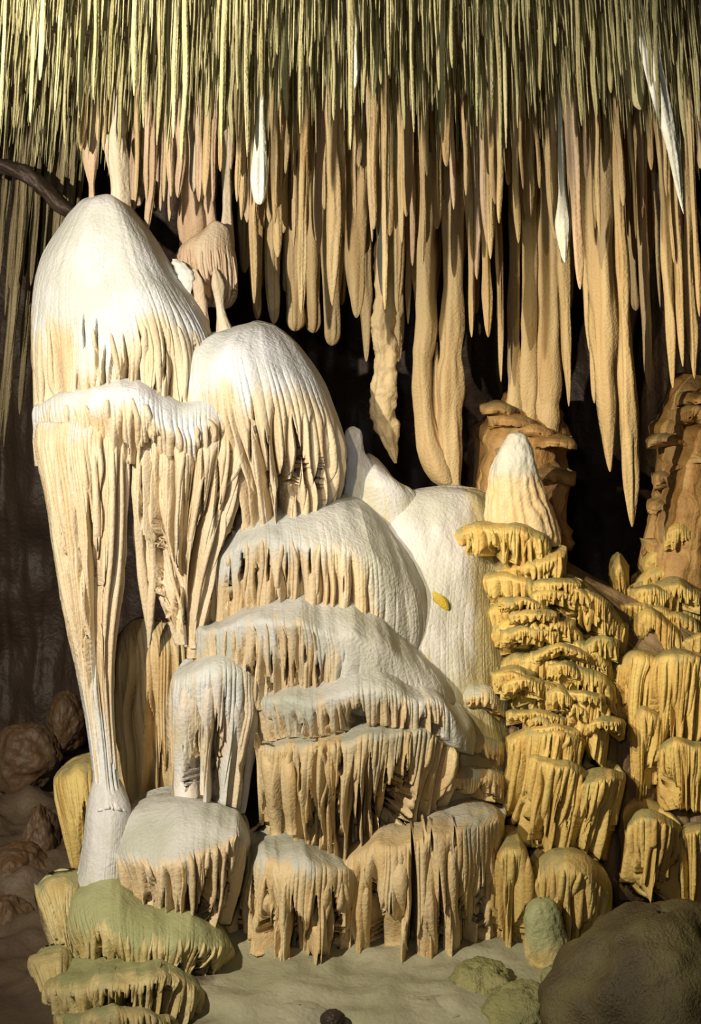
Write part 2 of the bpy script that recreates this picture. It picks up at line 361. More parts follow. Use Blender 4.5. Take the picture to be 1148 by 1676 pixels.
# ------------------------------------------------------------------ the white tower
tower = thing('flowstone_tower', 'tall white-capped flowstone tower with long cream draperies, beside the dark void', 'flowstone')
tier('dome', [
    ([(160, 320), (175, 317), (192, 321)], 12.7, 0.08, 0, 1),
    ([(128, 332), (175, 326), (214, 345)], 12.7, 0.32, 0, 1),
    ([(96, 375), (175, 372), (248, 390)], 12.7, 0.50, 0, 1),
    ([(66, 430), (170, 440), (284, 445)], 12.7, 0.66, 0.0, 1),
    ([(52, 490), (175, 500), (322, 500)], 12.7, 0.74, 0.3, 0.9),
    ([(48, 560), (180, 570), (345, 560)], 12.7, 0.78, 1, 0.25),
    ([(49, 650), (180, 660), (350, 660)], 12.7, 0.80, 1, 0.1),
    ([(52, 760), (180, 760), (345, 760)], 12.7, 0.78, 1, 0)], M_TOWER, tower, big=0.2, slots=[(205, 535, 640, 6), (158, 515, 600, 4), (137, 510, 565, 3), (172, 560, 640, 5), (232, 590, 640, 4), (270, 560, 625, 4)], small=0.06, A1=0.13, A2=0.025, gap=0.3, lump=0.04,
     ribs=9, rib_r=(0.02, 0.04), rib_len=(0.5, 0.95))
tier('shoulder_dome', [
    ([(385, 533), (420, 527), (450, 531)], 12.6, 0.05, 0, 1),
    ([(335, 552), (420, 540), (490, 568)], 12.6, 0.35, 0, 1),
    ([(285, 590), (420, 575), (528, 622)], 12.6, 0.60, 0.1, 0.95),
    ([(278, 635), (420, 622), (552, 680)], 12.6, 0.72, 0.6, 0.6),
    ([(290, 700), (430, 690), (566, 735)], 12.6, 0.78, 1, 0.15),
    ([(330, 790), (440, 790), (562, 790)], 12.6, 0.78, 1, 0),
    ([(350, 880), (440, 880), (548, 830)], 12.6, 0.75, 1, 0)], M_TOWER, tower, big=0.17, slots=[(385, 770, 870, 12), (484, 670, 812, 9), (440, 700, 800, 3), (410, 680, 760, 3)], small=0.06, A1=0.16, A2=0.03, gap=0.3, lump=0.03)
# the broad shelf in front of both domes
tier('shelf_cap', [
    ([(90, 648), (150, 628), (215, 617), (290, 636), (345, 640), (378, 652)], 12.5, 0.12, 0, 1),
    ([(60, 662), (130, 640), (205, 632), (290, 655), (350, 660), (396, 680)], 12.4, 0.52, 0.05, 1),
    ([(52, 672), (120, 664), (205, 656), (290, 688), (350, 690), (404, 700)], 12.4, 0.70, 0.5, 0.8),
    ([(55, 700), (130, 700), (205, 700), (290, 715), (350, 715), (408, 725)], 12.4, 0.74, 1, 0.3),
    ([(60, 760), (130, 760), (205, 760), (290, 770), (350, 770), (408, 780)], 12.4, 0.62, 1, 0.1)], M_TOWER, tower, big=0.16, small=0.05, A1=0.13, A2=0.03, gap=0.2, lump=0.03, nf=620,
     ribs=10, rib_r=(0.02, 0.04), rib_len=(0.6, 0.95))
tier('long_drapery', [
    ([(62, 690), (130, 690), (212, 690)], 12.15, 0.30, 0.6, 0.5),
    ([(56, 730), (130, 735), (214, 730)], 12.1, 0.42, 1, 0.1),
    ([(72, 820), (135, 820), (210, 820)], 12.0, 0.42, 1, 0.05),
    ([(88, 920), (140, 920), (205, 920)], 11.9, 0.38, 1, 0.05),
    ([(104, 1010), (145, 1010), (193, 1010)], 11.75, 0.30, 1, 0.1),
    ([(126, 1110), (155, 1110), (184, 1110)], 11.6, 0.22, 0.6, 0.3),
    ([(143, 1210), (167, 1210), (189, 1210)], 11.4, 0.15, 0.3, 0.8),
    ([(152, 1290), (172, 1290), (197, 1290)], 11.25, 0.14, 0.2, 1),
    ([(146, 1325), (175, 1325), (212, 1325)], 11.2, 0.2, 0.2, 1)], M_TOWER, tower, back=0.3, big=0.13, small=0.045, A1=0.10, A2=0.025, gap=0.25, lump=0.03, nf=420, start=(0, 0.1),
     ribs=7, rib_r=(0.018, 0.035), rib_len=(0.45, 0.99), label='long left drapery narrowing to a pale column')
S_long = SURF['last']
tier('middle_drapery', [
    ([(212, 690), (310, 700), (408, 705)], 12.2, 0.30, 0.6, 0.4),
    ([(213, 740), (310, 750), (410, 745)], 12.15, 0.42, 1, 0.05),
    ([(216, 810), (300, 815), (396, 810)], 12.1, 0.40, 1, 0),
    ([(222, 880), (300, 885), (372, 880)], 12.05, 0.36, 1, 0),
    ([(240, 950), (295, 955), (350, 950)], 12.0, 0.30, 1, 0),
    ([(268, 1010), (300, 1010), (332, 1010)], 11.9, 0.2, 1, 0.2),
    ([(290, 1060), (306, 1060), (322, 1060)], 11.85, 0.12, 0.6, 0.2)], M_TOWER, tower, back=0.25, big=0.14, slots=[(264, 860, 1040, 9), (292, 920, 1035, 6), (300, 760, 890, 4), (330, 720, 860, 4), (355, 735, 860, 5), (232, 760, 860, 4)], small=0.05, A1=0.17, A2=0.03, gap=0.5, holes=0.95, hole=0.6, lump=0.03, nf=420, start=(0, 0.1),
     ribs=8, rib_r=(0.018, 0.04), rib_len=(0.5, 0.95))
S_mid = SURF['last']
def project(S, px, py, default):
    """depth of a built surface where the line of sight through (px, py) meets it"""
    X = S[..., 0] / S[..., 1] * F + W / 2; Y = HOR - (S[..., 2] - EYE) / S[..., 1] * F
    d = (X - px) ** 2 + (Y - py) ** 2; i = int(np.argmin(d))
    return (float(S[..., 1].ravel()[i]), math.sqrt(float(d.ravel()[i]))) if True else default
def fold(parent, pts, Y, r, mat, seed=1, capv=0.1, squash=0.8, name='drapery_fold', n=22, flute=0.45, knob=0.0, on=None):
    """one drapery column through pixel points; r in pixels per point; Y one depth or a pair, or the surface(s) it runs down"""
    m = max(len(pts) * 4, 14)
    t = np.linspace(0, len(pts) - 1, m); Q = crom(np.array(pts, float), t); rr = crom(np.array(r, float), t)
    Ys = np.linspace(*Y, m) if isinstance(Y, tuple) else np.full(m, float(Y))
    if on is not None:
        rr = rr * 0.74
        yo = []
        for k in range(m):
            best = min((project(S, Q[k, 0], Q[k, 1], Ys[k]) for S in on), key=lambda z: (z[1] > 8, z[0] if z[1] <= 8 else z[1]))
            yo.append(best[0] if best[1] < 14 else (yo[-1] if yo else Ys[k]))
        yo = np.array(yo)
        for _ in range(6): yo[1:-1] = (yo[:-2] + 2 * yo[1:-1] + yo[2:]) / 4
        Ys = yo - rr / F * yo * 0.1
        g = np.clip(1 - np.arange(m) / (m * 0.3), 0, 1)
        Ys = Ys + g ** 1.5 * rr / F * 12 * 1.3
        rr = rr * (1 - 0.65 * g ** 1.5)
    P = [at(Q[k, 0], Q[k, 1], Ys[k]) for k in range(m)]
    rad = rr / F * Ys * (1 + 0.35 * (vn(np.arange(m) * 0.6, seed, 0, 2) - 0.5))
    L = math.dist(P[0], P[-1])
    return tube(name, P, rad, mat, parent, seed, capv, n, flute, squash, res=max(24, int(L / 0.03)), knob=knob)
for i, (pts, r) in enumerate([
    ([(222, 700), (224, 800), (228, 900), (240, 1000), (246, 1055)], (13, 12, 10, 6, 2)),
    ([(244, 720), (246, 830), (250, 930), (246, 1010), (243, 1060)], (12, 10, 8, 8, 2)),
    ([(262, 740), (266, 820), (285, 910), (308, 990), (316, 1060)], (10, 9, 7, 7, 8)),
    ([(335, 730), (340, 830), (330, 910), (318, 1000), (316, 1075)], (12, 12, 9, 8, 12)),
    ([(376, 740), (378, 800), (360, 870), (335, 950), (322, 1040)], (13, 11, 9, 7, 5)),
    ([(300, 730), (302, 800), (300, 900), (306, 980), (312, 1040)], (10, 10, 8, 6, 4)),
    ([(190, 710), (196, 800), (198, 900), (186, 1000), (180, 1090)], (14, 12, 9, 6, 4))]):
    fold(tower, pts, (11.66, 11.6), r, M_TOWER, 300 + i, on=[S_mid, S_long])

# recessed yellow curtains below the tower
recess = thing('flowstone_curtain', 'recessed yellow curtain of thin strands under the tall white tower', 'flowstone')
tier('curtain', [
    ([(190, 1040), (230, 1010), (300, 1030)], 12.35, 0.05, 0.4, 0.2),
    ([(186, 1070), (240, 1060), (312, 1070)], 12.3, 0.25, 1, 0),
    ([(188, 1160), (240, 1160), (310, 1160)], 12.25, 0.28, 1, 0),
    ([(196, 1240), (240, 1240), (308, 1240)], 12.15, 0.3, 1, 0),
    ([(200, 1330), (240, 1330), (306, 1330)], 12.1, 0.3, 1, 0)], M_LOW, recess, back=0.25, big=0.12, small=0.05, A1=0.12, A2=0.03, gap=0.4)
S_rec = SURF['last']
for i, (pts, r) in enumerate([
    ([(200, 1045), (196, 1100), (202, 1200), (204, 1300)], (6, 9, 8, 8)),
    ([(188, 1030), (188, 1120), (192, 1220), (197, 1300)], (9, 9, 9, 7)),
    ([(222, 1040), (226, 1100), (230, 1160), (236, 1200)], (12, 8, 5, 2)),
    ([(262, 1010), (254, 1080), (260, 1160), (258, 1290)], (14, 12, 7, 5)),
    ([(280, 1040), (272, 1130), (270, 1220), (266, 1300)], (16, 10, 7, 4)),
    ([(236, 1180), (236, 1240), (238, 1300)], (4, 8, 9))]):
    fold(recess, pts, (11.95, 11.75), r, M_LOW, 330 + i, on=[S_rec])

def band(pts_top, drop, Y, b, cap=14, lean=0, big=0.09, A1=0.07, gap=0.3, ribs=0, mat=None, shrink=0.0, name='step', small=0.04, step=0.12, rib_r=(0.012, 0.024), rib_len=(0.6, 1.0), parent=None, A2=0.022, capv=0.7, blend=0.0, strata=0.0, lump=0.06):
    P = np.array(pts_top, float); cx = P[:, 0].mean()
    def row(f, dy, extra=0):
        q = P.copy(); q[:, 0] = cx + (q[:, 0] - cx) * (1 - shrink * f) + lean * f
        dr = np.asarray(drop, float) if not np.isscalar(drop) else np.full(len(P), float(drop))
        if len(dr) != len(P): dr = np.interp(np.linspace(0, 1, len(P)), np.linspace(0, 1, len(dr)), dr)
        q[:, 1] = q[:, 1] + dr * f + dy; return [tuple(t) for t in q]
    inner = P.copy(); inner[:, 0] = cx + (inner[:, 0] - cx) * 0.86; Y = Y if parent else Y - 0.2; cap = cap * 1.35
    Y0 = (Y + blend, Y) if blend else Y; Y1 = (Y + blend + 2.2 * step, Y + 2.2 * step) if blend else Y + 2.2 * step; Y2 = (Y + blend + 0.7 * step, Y + 0.7 * step) if blend else Y + 0.7 * step
    return tier(name, [
        ([tuple(t) for t in inner], Y1, b * 0.3, 0, capv),
        (row(0, cap * 0.3), Y2, b * 0.8, 0.2, capv * 0.9),
        (row(0.0, cap), Y0, b, 0.7, capv * 0.5),
        (row(0.3, cap * 0.8), Y0, b, 1, 0),
        (row(0.7, cap * 0.4), Y0, b, 1, 0),
        (row(1.0, 0), Y0, b * 0.95, 1, 0)], mat or M_GOLD, parent or bpy.data.objects.get('flowstone_cascade.001'), back=0.3, big=big, small=small, A1=A1, A2=A2, gap=gap, nf=340, nb=30, lump=lump, scallop=0.07, rim=0.5, hole=0.3, strata=strata, holes=0.75,
        ribs=ribs, rib_r=rib_r, rib_len=rib_len, dens=0.5)
# ------------------------------------------------------------------ the central cascade
casc = thing('flowstone_cascade', 'wide stepped flowstone cascade with grey-white caps and fluted cream curtains, in the centre', 'flowstone')
tier('smooth_slope', [
    ([(640, 835), (668, 806), (740, 798), (800, 810), (835, 850)], (12.85, 13.25), 0.05, 0, 0.9),
    ([(625, 850), (668, 825), (740, 815), (800, 830), (842, 870)], (12.80, 13.20), 0.3, 0, 1),
    ([(600, 920), (670, 910), (740, 905), (800, 915), (838, 930)], (12.60, 13.00), 0.42, 0.1, 1),
    ([(580, 1030), (660, 1030), (740, 1030), (800, 1030), (840, 1030)], (12.35, 12.75), 0.5, 0.2, 0.8),
    ([(580, 1150), (660, 1150), (740, 1150), (800, 1150), (845, 1150)], (12.10, 12.50), 0.5, 0.3, 0.45),
    ([(580, 1250), (660, 1250), (740, 1250), (800, 1250), (850, 1250)], (11.85, 12.25), 0.5, 0.4, 0.3),
    ([(560, 1350), (660, 1350), (740, 1350), (800, 1350), (835, 1350)], (11.75, 12.15), 0.5, 0.4, 0.0)], M_SLOPE, casc, back=0.4, big=0.22, small=0.05, A1=0.04, A2=0.016, gap=0.1, lump=0.09, holes=0, teeth=0.1, capx=(0.85, 1.35),
     label='smooth white slope of calcite')
S_slope = SURF['last']
tier('upper_tier', [
    ([(410, 850), (460, 822), (540, 808), (590, 815), (630, 850)], 12.7, 0.1, 0, 1),
    ([(352, 880), (420, 850), (510, 835), (600, 850), (660, 900)], 12.5, 0.5, 0.05, 1),
    ([(336, 905), (410, 888), (500, 880), (600, 905), (690, 960)], 12.3, 0.7, 0.45, 0.8),
    ([(330, 935), (410, 915), (500, 910), (600, 940), (700, 990)], 12.3, 0.75, 1, 0.5),
    ([(325, 1000), (410, 990), (500, 975), (600, 1000), (705, 1040)], 12.3, 0.75, 1, 0),
    ([(322, 1060), (410, 1060), (500, 1040), (600, 1050), (700, 1080)], 12.3, 0.7, 1, 0)], M_MID, casc, smx=(0.05, 0.35), slots=[(395, 905, 955, 5), (440, 903, 950, 4), (470, 898, 945, 3), (508, 893, 935, 3), (378, 920, 985, 4), (420, 930, 970, 4), (490, 905, 950, 3)], rib_u=(0.1, 0.6), big=0.12, small=0.045, A1=0.08, A2=0.025, gap=0.4, holes=0.3, ribs=8, rib_r=(0.014, 0.03))
tier('second_tier', [
    ([(380, 985), (460, 955), (540, 943), (600, 965), (640, 1000)], 12.5, 0.1, 0, 1),
    ([(330, 1010), (420, 985), (520, 968), (610, 990), (690, 1060)], 12.3, 0.55, 0.05, 1),
    ([(318, 1025), (410, 1010), (510, 1020), (610, 1040), (720, 1100)], 12.0, 0.72, 0.35, 0.8),
    ([(316, 1050), (410, 1045), (510, 1055), (610, 1080), (740, 1130)], 12.0, 0.76, 1, 0.6),
    ([(318, 1100), (410, 1105), (510, 1110), (610, 1130), (745, 1160)], 12.0, 0.74, 1, 0.1),
    ([(322, 1150), (410, 1160), (510, 1160), (610, 1170), (740, 1190)], 12.0, 0.7, 1, 0)], M_MID, casc, smx=(-0.25, 0.1), slots=[(418, 1055, 1110, 4), (470, 1062, 1115, 4), (500, 1060, 1090, 3), (404, 1085, 1130, 3), (445, 1065, 1100, 3)], big=0.12, small=0.045, A1=0.07, A2=0.022, gap=0.4, ribs=8, rib_r=(0.010, 0.02), rib_u=(0.12, 0.5))
tier('third_tier', [
    ([(470, 1110), (540, 1078), (600, 1065), (680, 1085), (740, 1130)], 12.1, 0.1, 0, 1),
    ([(430, 1135), (510, 1108), (600, 1095), (690, 1115), (760, 1160)], 11.9, 0.5, 0.1, 1),
    ([(415, 1150), (510, 1140), (600, 1130), (700, 1138), (775, 1185)], 11.7, 0.68, 0.5, 0.8),
    ([(415, 1175), (510, 1165), (600, 1155), (700, 1160), (780, 1205)], 11.7, 0.72, 1, 0.4),
    ([(420, 1215), (510, 1205), (600, 1190), (700, 1195), (780, 1235)], 11.7, 0.68, 1, 0.2)], M_MID, casc, smx=(0.55, 0.8), big=0.09, small=0.04, A1=0.06, A2=0.022, gap=0.4)
tier('fourth_tier', [
    ([(440, 1205), (520, 1180), (620, 1172), (700, 1170), (745, 1200)], 11.9, 0.1, 0, 0.9),
    ([(425, 1212), (520, 1195), (620, 1180), (700, 1182), (752, 1212)], 11.7, 0.55, 0.3, 0.8),
    ([(420, 1230), (520, 1222), (620, 1206), (700, 1200), (756, 1228)], 11.6, 0.72, 0.9, 0.3),
    ([(422, 1290), (520, 1290), (620, 1280), (700, 1265), (748, 1270)], 11.6, 0.70, 1, 0.05),
    ([(430, 1340), (520, 1350), (620, 1340), (690, 1320), (730, 1310)], 11.6, 0.62, 1, 0),
    ([(440, 1400), (520, 1410), (620, 1410), (680, 1390), (715, 1370)], 11.6, 0.55, 1, 0)], M_LOW, casc, big=0.11, small=0.045, A1=0.22, A2=0.03, gap=0.55, nf=640,
     holes=0.85, ribs=8, slots=[(418, 1270, 1360, 6), (440, 1275, 1360, 10), (509, 1290, 1372, 8), (524, 1310, 1375, 6), (551, 1262, 1390, 11), (576, 1268, 1312, 4), (588, 1278, 1375, 7), (607, 1230, 1340, 5), (629, 1250, 1335, 8), (646, 1238, 1325, 5), (664, 1228, 1315, 6), (560, 1215, 1260, 4), (490, 1230, 1290, 3)], rib_r=(0.014, 0.028), rib_len=(0.45, 1.0), rib_u=(0.04, 0.96))
S_four = SURF['last']
tier('pillar_cap', [
    ([(310, 1082), (350, 1068), (395, 1078)], 12.0, 0.1, 0, 1),
    ([(286, 1100), (350, 1080), (420, 1095)], 11.8, 0.35, 0.1, 1),
    ([(276, 1120), (350, 1108), (430, 1120)], 11.7, 0.46, 0.6, 0.6),
    ([(274, 1170), (350, 1165), (428, 1170)], 11.7, 0.46, 1, 0.5),
    ([(278, 1240), (350, 1240), (412, 1240)], 11.65, 0.42, 1, 0.4),
    ([(284, 1320), (340, 1320), (398, 1325)], 11.6, 0.4, 1, 0.4)], M_TOWER, casc, back=0.4, big=0.16, slots=[(352, 1170, 1330, 10), (322, 1180, 1260, 4), (300, 1160, 1220, 3)], small=0.05, A1=0.12, A2=0.025, gap=0.4, nf=380,
     label='pale flat-fronted pillar')
S_pil = SURF['last']
for i, (pts, r) in enumerate([
    ([(378, 1120), (384, 1180), (382, 1260), (384, 1330)], (18, 20, 17, 16)),
    ([(310, 1110), (305, 1200), (306, 1310)], (22, 24, 24)),
    ([(345, 1100), (338, 1200), (334, 1300)], (16, 12, 9)),
    ([(410, 1130), (412, 1200), (404, 1280), (398, 1330)], (14, 13, 8, 5))]):
    fold(casc, pts, (11.32, 11.3), r, M_TOWER, 360 + i, 0.55, name='pillar_column', on=[S_pil])
for i, (pts, r) in enumerate([
    ([(440, 1200), (446, 1280), (452, 1370)], (16, 20, 12)),
    ([(470, 1210), (474, 1300), (478, 1365)], (12, 18, 10)),
    ([(420, 1200), (428, 1260), (428, 1350)], (10, 10, 5)),
    ([(505, 1215), (500, 1300), (505, 1360)], (13, 15, 12)),
    ([(535, 1210), (540, 1300), (545, 1380)], (10, 11, 8)),
    ([(570, 1205), (575, 1290), (560, 1370)], (9, 8, 10)),
    ([(600, 1210), (604, 1290), (590, 1380)], (9, 8, 7)),
    ([(640, 1200), (625, 1290), (612, 1370)], (10, 9, 6)),
    ([(672, 1195), (655, 1280), (640, 1350)], (11, 9, 6)),
    ([(705, 1200), (690, 1270), (668, 1330)], (11, 8, 5)),
    ([(735, 1205), (720, 1250), (700, 1310)], (9, 8, 5))]):
    fold(casc, pts, (10.98, 10.86), r, M_LOW, 380 + i, 0.2, on=[S_four])
tier('bottom_tier', [
    ([(565, 1390), (620, 1350), (680, 1320), (760, 1300), (815, 1320)], 11.8, 0.1, 0, 0.6),
    ([(540, 1400), (610, 1372), (690, 1345), (770, 1325), (828, 1335)], 11.6, 0.55, 0.05, 0.6),
    ([(530, 1425), (610, 1400), (690, 1370), (770, 1350), (826, 1358)], 11.45, 0.75, 0.45, 0.35),
    ([(530, 1480), (610, 1465), (690, 1450), (770, 1440), (826, 1440)], 11.45, 0.8, 1, 0),
    ([(532, 1540), (610, 1540), (690, 1530), (770, 1530), (822, 1530)], 11.45, 0.78, 1, 0),
    ([(536, 1598), (610, 1600), (690, 1600), (770, 1600), (818, 1596)], 11.45, 0.76, 1, 0)], M_LOW, casc, big=0.16, small=0.05, A1=0.20, A2=0.025, gap=0.35, nf=640,
     holes=0.85, hole=0.5, ribs=3, slots=[(611, 1450, 1600, 14), (638, 1465, 1580, 5), (678, 1330, 1600, 8), (722, 1420, 1600, 7), (760, 1460, 1600, 8), (695, 1325, 1372, 4), (732, 1430, 1560, 4), (786, 1400, 1600, 5), (745, 1330, 1380, 3), (708, 1340, 1390, 3)], rib_r=(0.02, 0.035), rib_len=(0.99, 1.0))
S_bot = SURF['last']
tier('bottom_curtain', [
    ([(410, 1385), (450, 1362), (500, 1366), (560, 1395)], 11.5, 0.1, 0, 1),
    ([(404, 1400), (450, 1385), (510, 1388), (575, 1408)], 11.3, 0.4, 0.0, 0.9),
    ([(400, 1425), (450, 1415), (510, 1415), (590, 1425)], 11.2, 0.55, 0.4, 0.5),
    ([(392, 1480), (450, 1470), (510, 1470), (590, 1480)], 11.2, 0.58, 1, 0.05),
    ([(388, 1540), (450, 1545), (510, 1550), (590, 1560)], 11.15, 0.55, 1, 0),
    ([(388, 1585), (450, 1590), (510, 1592), (588, 1598)], 11.1, 0.5, 1, 0)], M_LOW, casc, big=0.13, small=0.045, A1=0.18, A2=0.03, gap=0.55, nf=460,
     holes=0.85, ribs=4, slots=[(391, 1385, 1560, 6), (413, 1430, 1510, 4), (446, 1485, 1585, 5), (480, 1460, 1585, 8), (520, 1458, 1508, 6), (509, 1552, 1590, 5), (525, 1552, 1590, 5), (547, 1448, 1595, 8), (571, 1457, 1540, 4)], rib_r=(0.016, 0.03), rib_len=(0.5, 1.0))
S_cur = SURF['last']
for i, (pts, r) in enumerate([
    ([(400, 1400), (384, 1460), (378, 1530)], (8, 9, 13)),
    ([(420, 1420), (424, 1480), (420, 1560)], (16, 16, 16)),
    ([(450, 1420), (462, 1480), (466, 1575)], (10, 9, 13)),
    ([(500, 1420), (494, 1500), (500, 1575)], (12, 8, 11)),
    ([(540, 1420), (528, 1500), (530, 1585)], (12, 10, 10)),
    ([(560, 1430), (568, 1500), (556, 1585)], (9, 9, 12)),
    ([(598, 1420), (596, 1500), (590, 1590)], (13, 14, 20)),
    ([(654, 1390), (652, 1480), (650, 1590)], (20, 23, 24)),
    ([(702, 1380), (700, 1480), (702, 1590)], (18, 18, 20)),
    ([(740, 1370), (740, 1480), (738, 1590)], (16, 14, 17)),
    ([(772, 1360), (768, 1470), (765, 1590)], (11, 10, 12)),
    ([(806, 1380), (800, 1480), (800, 1580)], (14, 17, 19)),
    ([(626, 1390), (628, 1450), (622, 1590)], (8, 7, 4))]):
    fold(casc, pts, (10.64, 10.6), r, M_LOW, 400 + i, 0.1, name='base_column', n=24, on=[S_bot, S_cur])
ys = min(project(S_slope, 720, 985, 12)[0], 13)
tube('yellow_stain', [at(710, 968, ys + 0.01), at(716, 975, ys), at(722, 986, ys - 0.005), at(729, 997, ys), at(732, 1003, ys + 0.02)], [0.004, 0.035, 0.045, 0.028, 0.004], M_YELLOW, casc, 7, 0, 18, 1.2, 0.25, res=24)
band([(640, 1262), (700, 1246), (770, 1244), (826, 1262)], 60, (11.85), 0.45, parent=casc, mat=M_LOW, capv=0.7, A1=0.06, cap=20)
band([(720, 1205), (760, 1192), (800, 1196), (832, 1215)], 45, (11.95), 0.35, parent=casc, mat=M_LOW, capv=0.9, A1=0.04, cap=18)
band([(745, 1130), (775, 1118), (805, 1122), (830, 1140)], 40, (12.1), 0.3, parent=casc, mat=M_LOW, capv=1.0, A1=0.02, cap=18)

# ------------------------------------------------------------------ lower left ledges
ledge = thing('flowstone_ledge', 'low grey-green flowstone ledges stacked under the long drapery, lower left corner', 'flowstone')
tier('column_foot', [
    ([(152, 1280), (172, 1278), (197, 1284)], 11.3, 0.12, 0, 1),
    ([(142, 1320), (172, 1320), (212, 1325)], 11.25, 0.22, 0, 1),
    ([(134, 1380), (172, 1380), (212, 1380)], 11.2, 0.30, 0.1, 1),
    ([(122, 1440), (172, 1450), (212, 1450)], 11.15, 0.34, 0.2, 0.7),
    ([(100, 1520), (172, 1520), (230, 1520)], 11.1, 0.36, 0.3, 0.3)], M_SLOPE, ledge, back=0.3, big=0.14, A1=0.05, nf=260, label='pale pinkish-white foot of the long column')
tier('upper_ledge', [
    ([(215, 1320), (250, 1300), (300, 1298), (350, 1310), (395, 1335)], 11.6, 0.1, 0, 1),
    ([(195, 1350), (250, 1325), (300, 1318), (360, 1328), (408, 1355)], 11.4, 0.4, 0, 1),
    ([(188, 1400), (240, 1395), (300, 1385), (360, 1378), (410, 1375)], 11.1, 0.5, 0.2, 0.85),
    ([(195, 1425), (240, 1425), (300, 1418), (350, 1405), (405, 1395)], 11.05, 0.56, 1, 0.2),
    ([(205, 1475), (240, 1480), (300, 1485), (350, 1475), (395, 1450)], 11.05, 0.54, 1, 0.05),
    ([(215, 1515), (240, 1520), (300, 1530), (350, 1525), (380, 1510)], 11.05, 0.5, 1, 0)], M_MID, ledge, back=0.5, slots=[(269, 1450, 1500, 4), (305, 1445, 1510, 7), (327, 1445, 1510, 4), (341, 1450, 1510, 5), (372, 1400, 1480, 5), (240, 1440, 1490, 4), (355, 1420, 1500, 4)], big=0.10, small=0.04, A1=0.12, A2=0.022, gap=0.5, ribs=14, rib_r=(0.012, 0.026), rib_len=(0.6, 1.0))
tier('middle_ledge', [
    ([(120, 1450), (180, 1432), (240, 1470), (310, 1485), (360, 1510)], 11.1, 0.2, 0, 1),
    ([(104, 1475), (180, 1462), (240, 1490), (320, 1505), (374, 1540)], 10.95, 0.45, 0, 1),
    ([(106, 1510), (170, 1510), (230, 1530), (320, 1545), (382, 1560)], 10.8, 0.58, 0.5, 0.7),
    ([(116, 1550), (170, 1550), (230, 1565), (320, 1575), (372, 1580)], 10.75, 0.58, 1, 0.2),
    ([(122, 1600), (170, 1600), (230, 1605), (320, 1610), (350, 1615)], 10.75, 0.55, 1, 0),
    ([(128, 1640), (170, 1640), (230, 1640), (320, 1645), (340, 1645)], 10.75, 0.5, 1, 0)], M_MOSS, ledge, back=0.5, big=0.10, slots=[(148, 1540, 1610, 4), (165, 1520, 1600, 5), (190, 1550, 1610, 6), (270, 1575, 1640, 7), (290, 1570, 1640, 5), (325, 1560, 1640, 6), (345, 1555, 1620, 4)], small=0.04, A1=0.11, A2=0.022, gap=0.45, ribs=14, rib_r=(0.012, 0.026), rib_len=(0.5, 1.0))
tier('bottom_ledge', [
    ([(90, 1572), (170, 1566), (240, 1572), (320, 1600)], 10.6, 0.2, 0, 0.8),
    ([(72, 1590), (170, 1582), (240, 1590), (336, 1620)], 10.4, 0.5, 0.1, 0.7),
    ([(66, 1615), (170, 1604), (240, 1612), (342, 1636)], 10.2, 0.6, 0.9, 0.3),
    ([(70, 1655), (170, 1652), (240, 1655), (336, 1670)], 10.15, 0.6, 1, 0),
    ([(74, 1690), (170, 1690), (240, 1690), (326, 1690)], 10.1, 0.6, 1, 0)], M_MOSS, ledge, back=0.5, slots=[(175,1615,1650,6),(186,1618,1650,4),(235,1620,1650,4),(250,1625,1655,5),(210,1615,1645,4)], big=0.09, small=0.04, A1=0.09, A2=0.02, gap=0.4, ribs=8, rib_r=(0.012, 0.024))
tier('lowest_ledge', [
    ([(110, 1655), (180, 1648), (260, 1658)], 10.0, 0.2, 0, 0.8),
    ([(90, 1668), (180, 1660), (290, 1672)], 9.85, 0.45, 0.2, 0.6),
    ([(88, 1690), (180, 1690), (295, 1690)], 9.8, 0.5, 1, 0.2),
    ([(88, 1740), (180, 1740), (295, 1740)], 9.8, 0.5, 1, 0)], M_MOSS, ledge, back=0.4, big=0.09, small=0.04, A1=0.06, nf=320)
tier('side_drapery', [
    ([(92, 1265), (120, 1240), (160, 1225)], 12.2, 0.05, 0, 0.6),
    ([(86, 1280), (120, 1270), (165, 1265)], 12.0, 0.25, 0.3, 0.4),
    ([(90, 1310), (120, 1305), (165, 1300)], 11.9, 0.3, 1, 0),
    ([(105, 1370), (130, 1370), (165, 1370)], 11.8, 0.28, 1, 0),
    ([(118, 1425), (135, 1430), (160, 1430)], 11.75, 0.2, 1, 0)], M_GOLD, ledge, back=0.25, nf=260, big=0.09, A1=0.05)
tier('outer_drapery', [
    ([(62, 1450), (85, 1430), (125, 1425)], 11.3, 0.05, 0, 0.8),
    ([(56, 1462), (90, 1450), (130, 1450)], 11.1, 0.25, 0.3, 0.5),
    ([(62, 1490), (95, 1490), (130, 1490)], 10.95, 0.3, 1, 0),
    ([(78, 1540), (100, 1545), (135, 1550)], 10.85, 0.28, 1, 0),
    ([(100, 1600), (115, 1600), (140, 1600)], 10.75, 0.2, 1, 0)], M_MOSS, ledge, back=0.25, nf=260, big=0.09, A1=0.05)
tier('foot_drapery', [
    ([(52, 1570), (75, 1550), (115, 1545)], 10.7, 0.05, 0, 0.6),
    ([(46, 1580), (80, 1568), (120, 1570)], 10.5, 0.25, 0.3, 0.3),
    ([(54, 1610), (85, 1605), (120, 1610)], 10.3, 0.28, 1, 0),
    ([(70, 1660), (90, 1660), (120, 1660)], 10.2, 0.24, 1, 0),
    ([(80, 1700), (95, 1700), (120, 1700)], 10.15, 0.2, 1, 0)], M_MOSS, ledge, back=0.25, nf=260, big=0.09, A1=0.05)

# ------------------------------------------------------------------ the golden cascade on the right
gold = thing('flowstone_cascade', 'golden flowstone cascade of many small fluted steps falling towards the right edge', 'flowstone')
